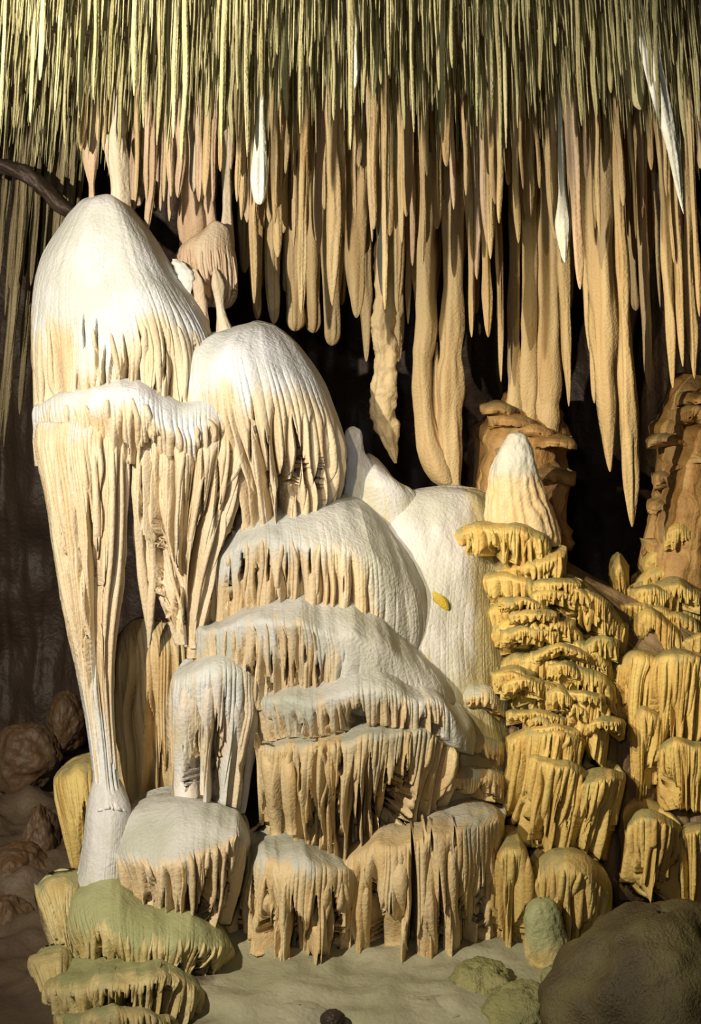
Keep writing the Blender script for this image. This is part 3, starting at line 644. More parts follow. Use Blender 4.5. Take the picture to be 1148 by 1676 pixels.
# its inner mass
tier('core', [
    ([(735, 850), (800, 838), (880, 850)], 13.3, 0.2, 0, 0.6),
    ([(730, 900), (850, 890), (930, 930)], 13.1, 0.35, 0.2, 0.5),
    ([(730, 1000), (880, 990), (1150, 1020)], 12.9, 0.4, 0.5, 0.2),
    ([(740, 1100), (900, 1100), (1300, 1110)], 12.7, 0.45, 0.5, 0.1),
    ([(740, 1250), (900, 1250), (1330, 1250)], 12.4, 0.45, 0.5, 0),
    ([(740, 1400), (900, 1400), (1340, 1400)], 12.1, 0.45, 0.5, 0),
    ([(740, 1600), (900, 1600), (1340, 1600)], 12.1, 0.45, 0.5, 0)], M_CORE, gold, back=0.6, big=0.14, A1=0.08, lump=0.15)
band([(722, 868), (780, 850), (850, 852), (906, 880)], (25, 62, 75, 70), 12.75, 0.42, ribs=6, blend=0.3)
band([(790, 925), (840, 912), (890, 905), (928, 890)], (50, 60), 12.7, 0.42, ribs=4, blend=0.45)
band([(770, 940), (820, 932), (870, 945), (905, 975)], 60, 12.6, 0.38, blend=0.45)
band([(900, 940), (945, 945), (990, 975), (1032, 1020)], (55, 85, 95), 12.65, 0.40, A1=0.05, ribs=6, cap=10)
band([(785, 985), (830, 975), (880, 985), (925, 1015)], 55, 12.5, 0.38, blend=0.45)
band([(1030, 1010), (1060, 990), (1095, 1010), (1130, 1040)], 80, 12.9, 0.35, A1=0.05)
band([(790, 1030), (830, 1010), (880, 1015), (938, 1040)], 52, 12.4, 0.36, ribs=3, blend=0.45)
band([(900, 1045), (935, 1035), (975, 1055), (1010, 1090)], 60, 12.45, 0.30, big=0.06)
band([(810, 1075), (850, 1058), (900, 1060), (950, 1085)], 62, 12.3, 0.36, blend=0.45)
band([(900, 1090), (940, 1078), (985, 1095), (1012, 1120)], 55, 12.3, 0.32, big=0.07)
band([(825, 1130), (870, 1112), (920, 1120), (962, 1150)], 60, 12.15, 0.36, ribs=3, blend=0.45)
band([(930, 1130), (965, 1122), (990, 1135), (1004, 1150)], (70, 110, 120), 12.15, 0.3, lean=-14, ribs=4)
band([(1002, 1075), (1040, 1060), (1085, 1072), (1104, 1100)], (110, 140, 60), 12.5, 0.40, lean=-10, ribs=5, cap=18)
band([(1060, 1085), (1100, 1062), (1150, 1070), (1200, 1080)], (220, 240, 200), 12.35, 0.42, lean=-22, ribs=9, big=0.10, A1=0.12, rib_r=(0.018, 0.032))
band([(1030, 1170), (1050, 1150), (1075, 1160), (1092, 1180)], (140, 180, 150), 12.25, 0.3, lean=-6, ribs=4, A1=0.12)
band([(1075, 1215), (1105, 1205), (1145, 1212), (1190, 1215)], (110, 130, 120), 12.0, 0.35, lean=0, ribs=6, A1=0.12)
band([(828, 1200), (870, 1185), (920, 1188), (962, 1205)], (120, 200, 130), 12.0, 0.46, lean=-26, ribs=7, big=0.10, A1=0.13, rib_r=(0.018, 0.034), rib_len=(0.7, 1.0), blend=0.3)
band([(862, 1225), (900, 1235), (940, 1240), (970, 1262)], (160, 175, 150), 11.9, 0.44, lean=-22, ribs=7, big=0.10, A1=0.14, rib_r=(0.018, 0.034), rib_len=(0.8, 1.0))
band([(932, 1268), (970, 1255), (1000, 1257), (1023, 1262)], (125, 150, 150), 11.85, 0.42, lean=-26, ribs=7, big=0.10, A1=0.13, rib_r=(0.016, 0.032), rib_len=(0.8, 1.0))
band([(1022, 1345), (1050, 1325), (1085, 1332), (1118, 1352)], (100, 165, 130), 11.7, 0.42, lean=-8, ribs=7, big=0.11, A1=0.14, rib_r=(0.018, 0.036), rib_len=(0.7, 1.0), gap=0.5)
band([(1100, 1360), (1130, 1348), (1170, 1350)], (130, 150, 130), 11.75, 0.3, ribs=3, A1=0.12)
band([(800, 1400), (830, 1362), (855, 1366), (872, 1400)], (185, 200, 180), 11.5, 0.42, lean=-4, ribs=5, big=0.13, A1=0.14, rib_r=(0.02, 0.04), rib_len=(0.97, 1.0), cap=22)
band([(862, 1415), (905, 1385), (960, 1395), (1002, 1430)], (160, 160, 120), 11.45, 0.52, lean=-4, ribs=10, big=0.11, A1=0.13, rib_r=(0.016, 0.034), rib_len=(0.7, 1.0), cap=34, gap=0.5)

band([(1195, 1090), (1235, 1075), (1290, 1095)], (200, 200, 160), 12.3, 0.42, A1=0.12)
band([(1185, 1230), (1230, 1218), (1300, 1240)], (110, 130, 120), 12.05, 0.4, A1=0.12)
band([(1170, 1352), (1230, 1345), (1310, 1365)], (130, 150, 130), 11.75, 0.4, A1=0.12)
rb = random.Random(12)
for k in range(26):
    f = k / 26; y = 945 + 250 * f + rb.uniform(-10, 10); x = rb.uniform(800 + 20 * f, 975 + 30 * f); w = rb.uniform(26, 52)
    band([(x - w, y + rb.uniform(0, 14)), (x, y), (x + w, y + rb.uniform(4, 24))], rb.uniform(24, 40), 12.47 - 0.45 * f - rb.uniform(0.0, 0.12), rb.uniform(0.2, 0.32), cap=8, big=0.06, small=0.03, A1=0.04, step=0.08, blend=0.1)
for k in range(12):
    y = 945 + 11 * k; x = rb.uniform(1030, 1150); w = rb.uniform(24, 46)
    band([(x - w, y + 6), (x, y), (x + w, y + rb.uniform(4, 24))], rb.uniform(30, 48), 13.1 - 0.03 * k, rb.uniform(0.2, 0.3), cap=8, big=0.07, small=0.03, A1=0.05, step=0.08)

# ------------------------------------------------------------------ small stalagmites
def stalagmite(label, pts, Y, mat, capfn, seed, name='stalagmite', fl=0.15):
    """pts: (px centre, py, half width px) top to bottom"""
    P = np.array([at(p[0], p[1], Y) for p in pts]); r = np.array([p[2] / F * Y for p in pts])
    n, res = 90, 110
    t = np.linspace(0, len(P) - 1, res); Pc = crom(P, t); rc = crom(r, t)
    ph = np.linspace(0, 2 * math.pi, n, endpoint=False)[None]
    s = np.linspace(0, 1, res)[:, None]
    fl_ = np.abs(np.sin(ph * 9 + 5 * fbm(np.cos(ph) * 2, np.sin(ph) * 2, s * 3, seed))) ** 0.6 - 0.6
    lob = rc[:, None] * (1 + fl * fl_ * sst(s, 0.35, 0.7) + 0.35 * fbm(np.cos(ph) * 1.4, np.sin(ph) * 1.4, s * 6, seed + 3) + 0.10 * fbm(np.cos(ph) * 4, np.sin(ph) * 4, s * 16, seed + 4))
    V = np.stack([Pc[:, 0][:, None] + np.cos(ph) * lob, Pc[:, 1][:, None] + np.sin(ph) * lob * 0.8, Pc[:, 2][:, None] + 0 * lob], -1)
    o = grid_obj(name, V, mat, None, attrs={'cap': capfn(s) + 0 * lob, 'hue': np.zeros(lob.shape)}, flip=True)
    return tag(o, label, 'stalagmite')
stalagmite('white-tipped conical stalagmite standing on the right end of the pale slope', [(846, 708, 4), (846, 712, 14), (845, 732, 26), (843, 765, 38), (845, 800, 46), (852, 840, 54), (860, 890, 58)], 12.75, M_MID, lambda s: 1.1 - sst(s, 0.3, 0.75), 61, fl=0.12)
stalagmite('thin grey knobbly stalagmite just right of the fluted shoulder dome', [(578, 698, 3), (578, 704, 12), (578, 718, 16), (582, 740, 15), (588, 765, 24), (590, 800, 34), (592, 840, 42)], 12.75, M_SLOPE, lambda s: 0.9 + 0 * s, 62, fl=0.05)
mound = thing('flowstone_mound', 'small lavender-grey rock mound leaning behind the slope, beside the knobbly stalagmite', 'flowstone')
tier('mound_body', [
    ([(590, 748), (604, 742), (618, 750)], 13.1, 0.05, 0, 1),
    ([(572, 775), (610, 765), (650, 785)], 13.0, 0.25, 0, 0.9),
    ([(565, 810), (620, 800), (680, 806)], 12.9, 0.35, 0.1, 0.7),
    ([(565, 870), (620, 870), (700, 860)], 12.95, 0.4, 0.1, 0.6),
    ([(565, 950), (620, 950), (700, 950)], 12.95, 0.4, 0.1, 0.6)], M_SLOPE, mound, back=0.3, nf=240, A1=0.03)
stalagmite('squat green-topped stalagmite standing in front of the golden curtain at the base', [(888, 1470, 4), (888, 1476, 20), (888, 1495, 30), (893, 1525, 32), (900, 1560, 40), (905, 1582, 36), (905, 1600, 30)], 10.65, M_MOSS, lambda s: 1 - sst(s, 0.35, 0.75), 63, fl=0.06)

# ------------------------------------------------------------------ distant orange flowstone behind the stalactites
def mound_far(label, rows, Y, b):
    o = thing('flowstone_mound', label, 'flowstone')
    tier('body', [(p, Y - 0.12 * i, b * min(1, 0.3 + 0.25 * i), 0.3 * min(i, 1), 0.2) for i, p in enumerate(rows)], M_ORANGE, o, back=0.5, big=0.25, small=0.06, A1=0.05, A2=0.015,
         lump=0.2, strata=0.12, holes=0, teeth=0, nf=300, rim=0.6)
mound_far('orange layered flowstone mound behind the white-tipped stalagmite', [
    [(822, 645), (850, 634), (890, 636), (915, 655)], [(808, 672), (850, 662), (900, 668), (925, 690)], [(775, 700), (830, 700), (900, 720), (932, 760)],
    [(775, 745), (840, 755), (900, 760), (938, 790)], [(770, 820), (840, 820), (900, 820), (932, 830)], [(770, 900), (840, 900), (900, 900), (932, 900)]], 14.5, 0.5)
mound_far('ochre rippled flowstone ledges at the right edge behind the hanging columns', [
    [(1100, 620), (1125, 612), (1190, 620)], [(1092, 650), (1125, 642), (1200, 650)], [(1086, 700), (1120, 700), (1200, 700)], [(1075, 760), (1120, 760), (1200, 760)],
    [(1068, 830), (1110, 830), (1200, 830)], [(1050, 900), (1110, 900), (1200, 900)], [(1030, 1000), (1110, 1000), (1200, 1000)]], 14.2, 0.6)
band_o = thing('flowstone_mound', 'lumpy pale yellow flowstone knobs below the right-hand ledges', 'flowstone')
for k, (p, dr) in enumerate([([(1052, 905), (1075, 885), (1105, 890), (1130, 915)], 45), ([(1035, 945), (1075, 925), (1110, 928), (1135, 950)], 45), ([(1000, 925), (1015, 905), (1030, 925)], 60), ([(1085, 860), (1110, 850), (1150, 860)], 50),
                         ([(1010, 985), (1040, 970), (1080, 985)], 60), ([(1085, 1000), (1115, 985), (1160, 1000)], 70)]):
    band(p, dr, 13.4 - 0.06 * k, 0.3, parent=band_o, A1=0.06, big=0.14, cap=14, name='knob', capv=0.5)

rb = random.Random(31)
for m, xs, ys_, Yb in ((bpy.data.objects['flowstone_mound.001'], (815, 915), (655, 760), 13.95), (bpy.data.objects['flowstone_mound.002'], (1085, 1165), (640, 900), 13.6)):
    nk = 7 if ys_[1] < 800 else 13
    for k in range(nk):
        y = ys_[0] + (ys_[1] - ys_[0]) * k / (nk - 1); x = rb.uniform(*xs); w = rb.uniform(22, 42)
        band([(x - w, y + rb.uniform(2, 10)), (x, y), (x + w, y + rb.uniform(2, 14))], rb.uniform(18, 32), Yb - 0.02 * k, rb.uniform(0.2, 0.32), cap=10, big=0.2, small=0.06, A1=0.02, A2=0.01, step=0.1, parent=m, mat=M_ORANGE, name='layer', capv=0.5, strata=0.05, lump=0.12)

# ------------------------------------------------------------------ stalactites
R = random.Random(5)
def stalactite(label, x, ytop, ytip, w, Y, mat=None, lean=0.0, group=None, capv=0.0, prof=None, seed=0, wob=3.0, name='stalactite', top=True, knob=0.0, blunt=False, parent=None):
    """hangs from the ceiling down to pixel row ytip; w = width in pixels at its middle"""
    m = mat or M_STAL
    tiltx = (x - 574) / 574 * 0.05 + lean
    zt = float(ceil_z((x - 574) / F * Y, Y)) + 0.1
    yc = HOR - (zt - EYE) / Y * F
    y0 = yc if top else ytop
    n = 24; s = 1 - (1 - np.linspace(0, 1, n)) ** 1.7; pts = []; rad = []
    for q in s:
        py = y0 + (ytip - y0) * q
        px = x + tiltx * (py - ytip) + wob * 2 * float(vn(q * 3, seed, 0, 3) - 0.5) * (1 - q * 0.5)
        if prof: wq = np.interp(q, prof[0], prof[1])
        elif blunt: wq = 1.25 - 0.35 * q
        else: wq = (1.55 - 0.55 * q)
        wq = wq * (1 + 0.25 * (float(vn(q * 6, seed, 0, 8)) - 0.5))
        end = math.sqrt(max(0.01, 1 - max(0, (q - (0.94 if blunt else 0.8)) / (0.06 if blunt else 0.2)) ** 2))
        P = at(px, py, Y); pts.append(P); rad.append(max(0.003, w / 2 / F * Y * wq * end))
    o = tube(name, pts, rad, m, parent, seed, capv, 26, 0.8, 0.9, res=max(60, int(abs(pts[0][2] - pts[-1][2]) / 0.025)), knob=knob)
    if not parent: tag(o, label, 'stalactite', group)
    return o

named = [  # x, tip, width, depth, label, extra
    (420, 523, 17, 13.6, 'slim ochre stalactite just right of the helmet-shaped column, tip above the shoulder dome', {}),
    (447, 530, 21, 13.7, 'ochre stalactite with its tip right behind the crown of the shoulder dome', {}),
    (484, 542, 28, 13.9, 'thick blunt ochre stalactite over the right flank of the shoulder dome', dict(blunt=1)),
    (514, 545, 22, 14.0, 'blunt ochre stalactite ending beside the dome flank, second thick one from the dome', dict(blunt=1)),
    (544, 566, 30, 13.9, 'broad flat-ended ochre stalactite above the shoulder dome right shoulder', dict(blunt=1)),
    (583, 520, 26, 13.5, 'wedge-shaped ochre stalactite left of the knobbly beaded column', {}),
    (600, 592, 18, 14.1, 'short ochre stalactite tip directly left of the beaded column', dict(prof=((0, .6, .75, 1), (.8, .9, 1.2, .8)))),
    (652, 592, 14, 14.0, 'narrow ochre stalactite directly right of the beaded column', {}),
    (669, 530, 8, 13.6, 'very thin brown stalactite in the gap right of the beaded column', {}),
    (773, 552, 10, 13.4, 'thin pointed stalactite right of the long double column', {}),
    (800, 552, 15, 13.3, 'sharp ochre stalactite above and left of the orange layered mound', {}),
    (821, 625, 9, 13.8, 'thin ochre stalactite hanging nearest the orange mound left end', {}),
    (932, 665, 12, 13.8, 'thin straight stalactite hanging past the right end of the orange mound', {}),
    (966, 580, 14, 13.2, 'thin stalactite left of the long pointed golden column', {}),
    (998, 772, 40, 13.0, 'long broad golden stalactite ending in a sharp point over the dark pit', dict(prof=((0, .5, .8, 1), (.9, 1.1, .8, .5)))),
    (975, 660, 14, 13.1, 'thin stalactite grown against the long broad golden one', {}),
    (1036, 862, 25, 12.6, 'longest golden stalactite, hanging lowest over the dark pit', dict(blunt=0, prof=((0, .5, .75, 1), (.7, .75, 1.2, .9)))),
    (1064, 636, 14, 13.0, 'thin stalactite right of the longest golden one', {}),
    (1101, 635, 14, 12.8, 'thin tapering stalactite above the ledges at the right edge', {}),
    (1022, 690, 12, 13.2, 'thin stalactite between the two long golden ones', {}),
    (1138, 620, 12, 12.8, 'thin stalactite at the very right border of the view', {}),
    (1118, 600, 10, 12.7, 'thin stalactite second from the right border of the view', {}),
]
for i, (x, tip, w, Y, lab, ex) in enumerate(named):
    stalactite(lab, x, 200, tip, w, Y, seed=500 + i, **ex)
# special ones
stalactite('white feather-shaped stalactite hanging above the helmet-shaped column', 427, 150, 335, 19, 11.6, M_WHITE, prof=((0, .4, .6, .85, 1), (.6, .55, .9, 1.05, .8)), blunt=1, seed=541, capv=1, wob=5)
stalactite('short pure white straw above the beaded column', 628, 300, 485, 15, 12.6, M_WHITE, prof=((0, .6, .75, 1), (.35, .4, 1, .8)), seed=542, capv=1)
stalactite('small white stalactite cluster tip hanging high right of centre', 926, 300, 430, 20, 12.2, M_WHITE, prof=((0, .6, .8, 1), (.3, .5, 1, .7)), seed=543, capv=1)
stalactite('large white slanting stalactite near the upper right corner', 1122, 0, 350, 24, 10.4, M_WHITE, lean=0.16, prof=((0, .4, .75, 1), (1.1, 1.1, 0.7, .25)), seed=544, capv=1, wob=6)
stalactite('pale thin white stalactite at centre of the upper ceiling fringe', 580, 0, 145, 12, 10.0, M_WHITE, seed=545, capv=1)
stalactite('pale broad stalactite left of the large white slanting one', 1050, 0, 180, 24, 10.8, M_STRAW, lean=0.05, seed=546, capv=1)
# columns standing between the ceiling and the formations
def column(label, pts, Y, mat, seed, name='column', capv=0.2, knob=0.0, n=40, flute=0.4):
    P = [at(p[0], p[1], Y) for p in pts]; r = [p[2] / F * Y for p in pts]
    L = abs(P[0][2] - P[-1][2])
    o = tube(name, P, r, mat, None, seed, capv, n, flute, 0.9, res=max(60, int(L / 0.02)), knob=knob)
    return tag(o, label, 'column')
column('white and pink column standing on top of the tall white dome', [(192, 120, 14), (193, 200, 16), (186, 225, 18), (190, 260, 18), (195, 300, 15), (196, 350, 17)], 12.6, M_PINK, 601, capv=1)
column('small bulb-shaped column touching the dome peak left of the white one', [(152, 130, 10), (149, 220, 12), (148, 260, 13), (149, 285, 9), (150, 305, 5), (151, 335, 7)], 12.6, M_PINK, 602)
stalactite('long pinkish stalactite with a curved root right of the white column on the dome', 244, 100, 378, 11, 12.7, M_PINK, seed=603, wob=6)
stalactite('ochre stalactite pair member hanging over the right flank of the tall dome', 262, 100, 345, 8, 12.8, M_PINK, seed=604)
stalactite('short stalactite left of the thick pink column', 278, 100, 362, 8, 12.9, M_PINK, seed=605)
helmet = thing('column_formation', 'thick pinkish column ending in a helmet-shaped fluted bell with two legs', 'column')
fold(helmet, [(312, 130), (314, 250), (312, 330), (312, 420)], 13.25, (20, 22, 20, 22), M_PINK, 610, name='shaft', n=40)
fold(helmet, [(342, 150), (340, 260), (341, 345), (345, 400)], 13.3, (14, 14, 14, 12), M_PINK, 611, name='shaft', n=30)
fold(helmet, [(368, 150), (369, 260), (371, 340), (368, 420)], 13.1, (8, 9, 8, 14), M_PINK, 612, 0.6, name='shaft', n=30)
tier('bell', [
    ([(330, 378), (352, 362), (376, 372)], 12.95, 0.1, 0, 0.5),
    ([(292, 410), (340, 398), (384, 400)], 12.95, 0.25, 0.2, 0.4),
    ([(286, 440), (340, 430), (389, 430)], 12.95, 0.3, 0.8, 0.3),
    ([(298, 475), (345, 470), (389, 470)], 12.95, 0.3, 1, 0.1),
    ([(314, 505), (350, 500), (376, 500)], 12.95, 0.22, 1, 0)], M_PINK, helmet, back=0.3, nf=300, big=0.07, small=0.03, A1=0.06, A2=0.015, gap=0.2, ribs=8, rib_r=(0.01, 0.02))
fold(helmet, [(318, 440), (325, 470), (331, 510), (339, 548)], 12.62, (3, 11, 9, 7), M_PINK, 613, 0.4, name='leg')
fold(helmet, [(352, 440), (356, 470), (360, 505), (367, 545)], 12.62, (3, 11, 8, 13), M_PINK, 614, 0.6, name='leg')
fold(helmet, [(286, 424), (296, 434), (304, 448), (307, 466), (310, 484)], 12.6, (4, 13, 16, 10, 2), M_WHITE, 615, 1, name='white_lobe')['label'] = 'white lobe'
column('knobbly beaded column with pale rings hanging right of the shoulder dome', [(634, 300, 12), (632, 480, 17), (630, 540, 19), (632, 600, 19), (628, 650, 20), (634, 700, 18), (642, 735, 10), (648, 758, 2)], 13.4, M_LOW, 620, knob=0.45, capv=0.2)
dbl = thing('column_formation', 'pair of long golden columns joined at the base, right of the beaded column', 'column')
fold(dbl, [(692, 250), (694, 400), (698, 520), (692, 600), (698, 700), (716, 765), (735, 800)], 13.6, (16, 18, 17, 17, 18, 24, 10), M_STAL, 621, name='shaft', n=30)
fold(dbl, [(744, 250), (742, 400), (742, 520), (738, 620), (736, 700), (738, 800)], 13.6, (18, 19, 18, 19, 20, 17), M_STAL, 622, name='shaft', n=30)
fold(dbl, [(715, 560), (714, 640), (716, 700), (722, 780)], 13.68, (2, 7, 12, 18), M_STAL, 623, name='curtain', n=30)
orc = thing('column_formation', 'group of orange columns standing on the layered orange mound', 'column')
for i, (x, w) in enumerate(((842, 10), (866, 14), (888, 10), (902, 13))):
    fold(orc, [(x, 250), (x + 1, 420), (x, 540), (x - (3 if i > 1 else 0), 650), (x - (3 if i > 1 else 0), 705)], 14.1, (w, w * 0.9, w, w * 1.1, w), M_STAL, 630 + i, name='shaft', n=24)

# medium stalactites of the second row
lab2 = 'ochre stalactite in the crowded second row behind the ceiling fringe'
occupied = [n[0] for n in named]
for i in range(44):
    x = 205 + 215 * ((i * 0.6180339 + 0.1) % 1)
    stalactite('pinkish stalactite in the folded cluster above and right of the tall white dome', x, 0, R.uniform(215, 300) if i % 3 else R.uniform(290, 370), R.uniform(8, 17), R.uniform(12.9, 14.0), M_PINK, group='pinkish stalactites above the domes', seed=1300 + i, capv=R.choice((0, 0.4, 0.7)), wob=4)
for i in range(125):
    x = 135 + (1148 - 135 + 20) * ((i * 0.6180339) % 1) + R.uniform(-4, 4)
    Y = R.uniform(11.6, 14.2)
    base = 330 if x < 380 else 400
    tip = R.uniform(250, base) if i % 3 else R.uniform(330, base + (120 if x > 400 else 0))
    if 100 < x < 215: tip = min(tip, R.uniform(215, 280))
    if 280 < x < 390: tip = min(tip, 330)
    w = R.uniform(5, 13) if tip < 400 else R.uniform(7, 15)
    if x > 950: w *= 0.75
    stalactite(lab2, x, 0, tip, w, Y, M_STAL if R.random() < 0.75 else M_PINK, group='ochre stalactites of the second row', seed=700 + i, capv=R.choice((0, 0, 0.3)), wob=4)
for i in range(26):
    x = 400 + 750 * ((i * 0.6180339) % 1); Y = R.uniform(14.3, 15.0)
    stalactite('', x, 0, R.uniform(420, 560), R.uniform(10, 18), Y, M_STAL, seed=900 + i, blunt=bool(i % 2))
    o = COL.objects[-1]
    tag(o, 'dim brown stalactite in the shade behind the ochre row', 'stalactite', 'dim stalactites against the back wall')
for i in range(70):
    x = 1160 * ((i * 0.6180339 + 0.3) % 1); Y = R.uniform(8.8, 11.3)
    o = stalactite('yellowish stalactite longer and thicker than the straws around it in the ceiling fringe', x, 0, R.uniform(60, 270) if x > 100 else R.uniform(60, 220), R.uniform(4, 8), Y, M_STRAW, group='thicker stalactites within the ceiling fringe', seed=1100 + i, capv=R.choice((0, 0.5, 0.9)), wob=4)
for i in range(24):
    Y = R.uniform(11.8, 14.0)
    stalactite('ochre stalactite continuing the crowded second row towards the right wall', R.uniform(1165, 1340), 0, R.uniform(330, 640), R.uniform(7, 14), Y, M_STAL, group='ochre stalactites near the right wall', seed=1400 + i)
# stalactites of the left recess
for i in range(30):
    x = -8 + i * 4.1 + R.uniform(-3, 3); Y = R.uniform(13.3, 14.6)
    tip = R.uniform(480, 740) if i % 2 else R.uniform(380, 520)
    o = stalactite('thin dim stalactite hanging in the recess left of the tall white dome', x, 0, tip, R.uniform(5, 9), Y, M_DIM, group='dim stalactites of the left recess', seed=950 + i, lean=-0.04, capv=0)

# rock lip over the left recess
def lip():
    pts = [(-60, 262), (0, 268), (40, 285), (75, 312), (105, 338), (125, 352)]
    P = [at(px, py, 12.9) for px, py in pts]
    o = tube('rock_lip', P, [0.09, 0.09, 0.085, 0.08, 0.07, 0.03], M_DARK, None, 77, 0, 24, 0.6, 1.4, res=90, knob=0.5)
    tag(o, 'dark curved rock lip arching above the recess left of the tall white dome', 'rock')
def arch(name, pts, Y, half, mat, label, cat):
    # tube with rings across a near-horizontal path
    P = np.array([at(px, py, Y) for px, py in pts]); t = np.linspace(0, len(P) - 1, 120); C = crom(P, t)
    T = np.gradient(C, axis=0); T /= np.linalg.norm(T, axis=1)[:, None]
    U = np.cross(T, [0, 1, 0]); ph = np.linspace(0, 2 * math.pi, 28, endpoint=False)
    h = half * (0.9 + 0.8 * fbm(C[:, 0][:, None] * 6 + np.cos(ph)[None], np.sin(ph)[None] * 2, 0, 4)) * (0.4 + 0.6 * np.sqrt(np.clip(1 - np.linspace(-1, 1, 120) ** 4, 0, 1)))[:, None]
    V = C[:, None, :] + U[:, None, :] * (np.cos(ph)[None, :] * h)[..., None] + np.array([0, 1, 0])[None, None] * (np.sin(ph)[None, :] * h * 2.2)[..., None]
    o = grid_obj(name, V, mat, None, attrs={'cap': np.zeros(h.shape), 'hue': np.zeros(h.shape)})
    return tag(o, label, cat)
arch('rock_lip', [(-80, 258), (0, 270), (40, 285), (75, 312), (105, 340), (130, 352)], 12.9, 0.075, M_DARK, 'dark curved rock lip arching above the recess left of the tall white dome', 'rock')

# soda straws of the ceiling fringe
straws = []
for i in range(4300):
    Y = 7.6 + 6.4 * R.random() ** 0.9
    px = R.uniform(-30, 1180) if i < 3400 else R.choice((R.uniform(-200, -30), R.uniform(1180, 1350)))
    x = (px - 574) / F * Y
    L = R.uniform(0.18, 0.55) if R.random() < 0.8 else R.uniform(0.45, 0.85)
    if px < 140 : L = min(L, 0.6)
    straws.append((L / Y * (1.5 - 0.05 * Y) * (1 if i < 3400 else 0.01), px, x, Y, L, R.uniform(0.004, 0.0095), i))
straws.sort(reverse=True)
PROTO_N, PROTO_R = 7, 8
def straw_mesh(x, Y, L, r, px, i):
    z0 = float(ceil_z(x, Y)) + 0.03; n = PROTO_R
    s = np.linspace(0, 1, n); k = (px - 574) / 574
    cx = x - k * 0.09 * L * (1 - s) + 0.012 * (vn(s * 2, i, 0, 3) - 0.5)
    rr = r * (1.35 - 0.7 * s) * (1 + 0.4 * (vn(s * 5, i, 0, 9) - 0.5)); rr[-1] = 0.001; rr[0] *= 1.6
    ph = np.linspace(0, 2 * math.pi, PROTO_N, endpoint=False)
    return np.stack([cx[:, None] + np.cos(ph)[None] * rr[:, None], Y + np.sin(ph)[None] * rr[:, None], np.broadcast_to((z0 - s * L)[:, None], (n, PROTO_N))], -1)
# only those in front are big enough to count one by one
for k, (sc_, px, x, Y, L, r, i) in enumerate(straws[:260]):
    V = straw_mesh(x, Y, L, r, px, i)
    o = grid_obj('soda_straw', V, M_STRAW, None, attrs={'cap': np.full(V.shape[:2], 0.2 + 0.6 * ((i * 7) % 10) / 10), 'hue': np.full(V.shape[:2], ((i * 13) % 10) / 10.0)}, flip=True)
    tag(o, 'thin greenish-yellow soda straw in the dense fringe along the ceiling', 'stalactite', 'soda straws of the ceiling fringe')
rest = straws[260:]
VV = np.array([straw_mesh(x, Y, L, r, px, i) for (_, px, x, Y, L, r, i) in rest])     # (m, n, c, 3)
m_, n_, c_, _ = VV.shape
idx = np.arange(m_ * n_ * c_).reshape(m_, n_, c_)
a = idx[:, :-1]; b = idx[:, 1:]
q = np.stack([a, np.roll(a, -1, 2), np.roll(b, -1, 2), b], -1).reshape(-1, 4)
me = bpy.data.meshes.new('soda_straw_fringe')
me.vertices.add(m_ * n_ * c_); me.vertices.foreach_set('co', VV.astype(np.float32).ravel())
me.loops.add(q.size); me.loops.foreach_set('vertex_index', q.ravel().astype(np.int32))
me.polygons.add(len(q)); me.polygons.foreach_set('loop_start', (np.arange(len(q)) * 4).astype(np.int32)); me.polygons.foreach_set('use_smooth', np.ones(len(q), bool))
me.update(calc_edges=True)
hh = np.repeat(np.random.default_rng(3).random(m_), n_ * c_).astype(np.float32)
for nm in ('cap', 'hue'):
    A_ = me.attributes.new(nm, 'FLOAT', 'POINT'); A_.data.foreach_set('value', hh if nm == 'hue' else (hh * 7 % 1).astype(np.float32))
me.materials.append(M_STRAW)
o = bpy.data.objects.new('soda_straw_fringe', me); COL.objects.link(o)
tag(o, 'dense fringe of countless thin yellow-green soda straws covering the ceiling', 'stalactites', kind='stuff')

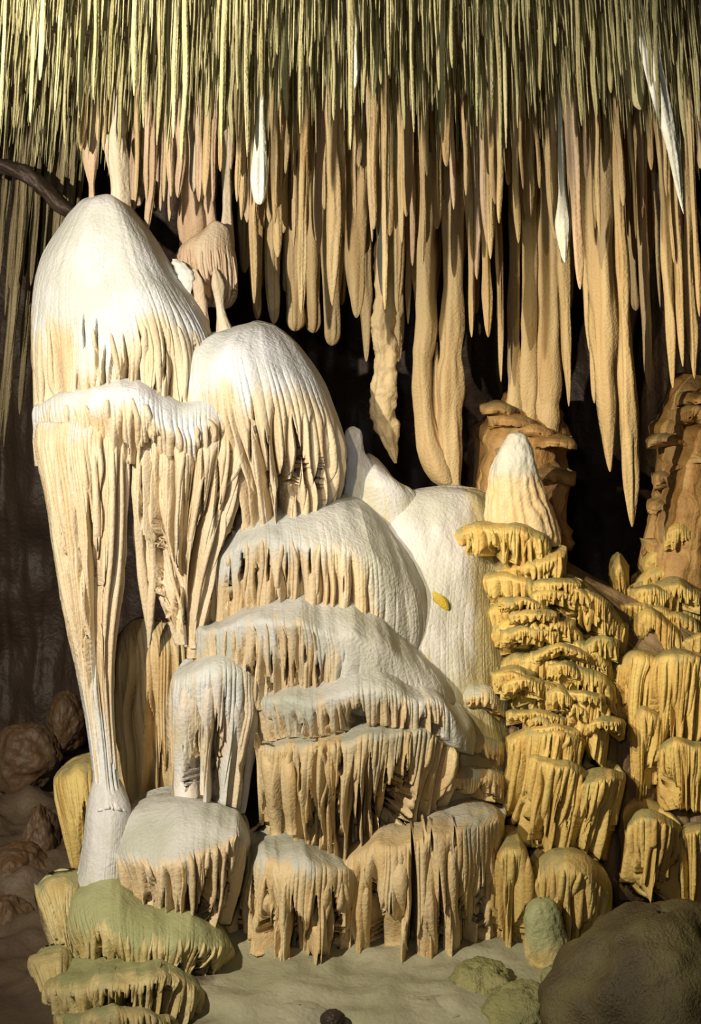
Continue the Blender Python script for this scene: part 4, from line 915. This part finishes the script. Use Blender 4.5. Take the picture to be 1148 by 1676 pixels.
# ------------------------------------------------------------------ rocks
def rock(label, cx, cy, cz, sx, sy, sz, mat, seed, name='boulder', cat='boulder', rough=0.25):
    nu, nv = 120, 70
    th = np.linspace(0, 2 * math.pi, nu, endpoint=False)[None]; ph = np.linspace(0.02, math.pi - 0.02, nv)[:, None]
    dx, dy, dz = np.sin(ph) * np.cos(th), np.sin(ph) * np.sin(th), np.cos(ph) + 0 * th
    r = 1 + rough * 2 * fbm(dx * 1.6 + seed, dy * 1.6, dz * 1.6, seed, 4) + 0.05 * fbm(dx * 9, dy * 9, dz * 9, seed, 4)
    V = np.stack([cx + sx * dx * r, cy + sy * dy * r, cz + sz * dz * r], -1)
    o = grid_obj(name, V, mat, None, attrs={'cap': np.zeros(r.shape), 'hue': np.zeros(r.shape)}, flip=True)
    return tag(o, label, cat)
b = at(1085, 1640, 9.7)
rock('large dark olive-brown boulder filling the bottom right corner', b[0], 9.7, b[2] - 0.1, 0.80, 0.7, 0.74, M_BOULD, 81, rough=0.22)
b = at(860, 1650, 9.9)
rock('small mossy green rock on the ledge left of the big dark boulder', b[0], 9.9, b[2] - 0.02, 0.28, 0.25, 0.16, M_MOSSROCK, 82, rough=0.4)
for k, (px, py, Y, w, h, lab) in enumerate([(790, 1612, 10.3, 0.22, 0.14, 'low mossy lump in front of the golden base columns, left of the mossy rock'), (925, 1620, 10.1, 0.17, 0.18, 'mossy lump between the squat stalagmite and the dark boulder'), (700, 1650, 10.0, 0.3, 0.05, 'flat grey-green hump on the ledge floor right of centre')]):
    b = at(px, py, Y); rock(lab, b[0], Y, b[2], w, 0.2, h, M_MOSSROCK if k < 2 else M_LEDGE, 85 + k, name='rock', cat='rock', rough=0.4)
b = at(545, 1668, 9.7)
rock('small dark stone on the pale ledge at the bottom centre', b[0], 9.7, b[2], 0.085, 0.08, 0.06, M_DARK, 83, name='stone', cat='stone')
b = at(490, 1655, 9.9)
rock('flat pale slab beside the small dark stone at the bottom centre', b[0], 9.9, b[2] - 0.05, 0.25, 0.2, 0.09, M_LEDGE, 84, name='slab', cat='stone', rough=0.12)
for i, (px, py, Y, sx, sz, lab) in enumerate([
    (40, 1240, 14.2, 0.36, 0.34, 'dim brown boulder with a lit face in the dark void left of the tower foot'),
    (65, 1400, 13.0, 0.2, 0.42, 'upright brown rock below the dim boulder, left border'),
    (15, 1560, 11.6, 0.32, 0.45, 'brown rock slope in the lower left corner'),
    (110, 1180, 14.6, 0.2, 0.3, 'small dim rock behind the long drapery column'),
    (25, 1440, 12.2, 0.3, 0.3, 'low brown rock left of the moss-green drapery')]):
    b = at(px, py, Y); rock(lab, b[0], Y, b[2], sx, 0.3, sz, M_WALL, 90 + i, rough=0.3)
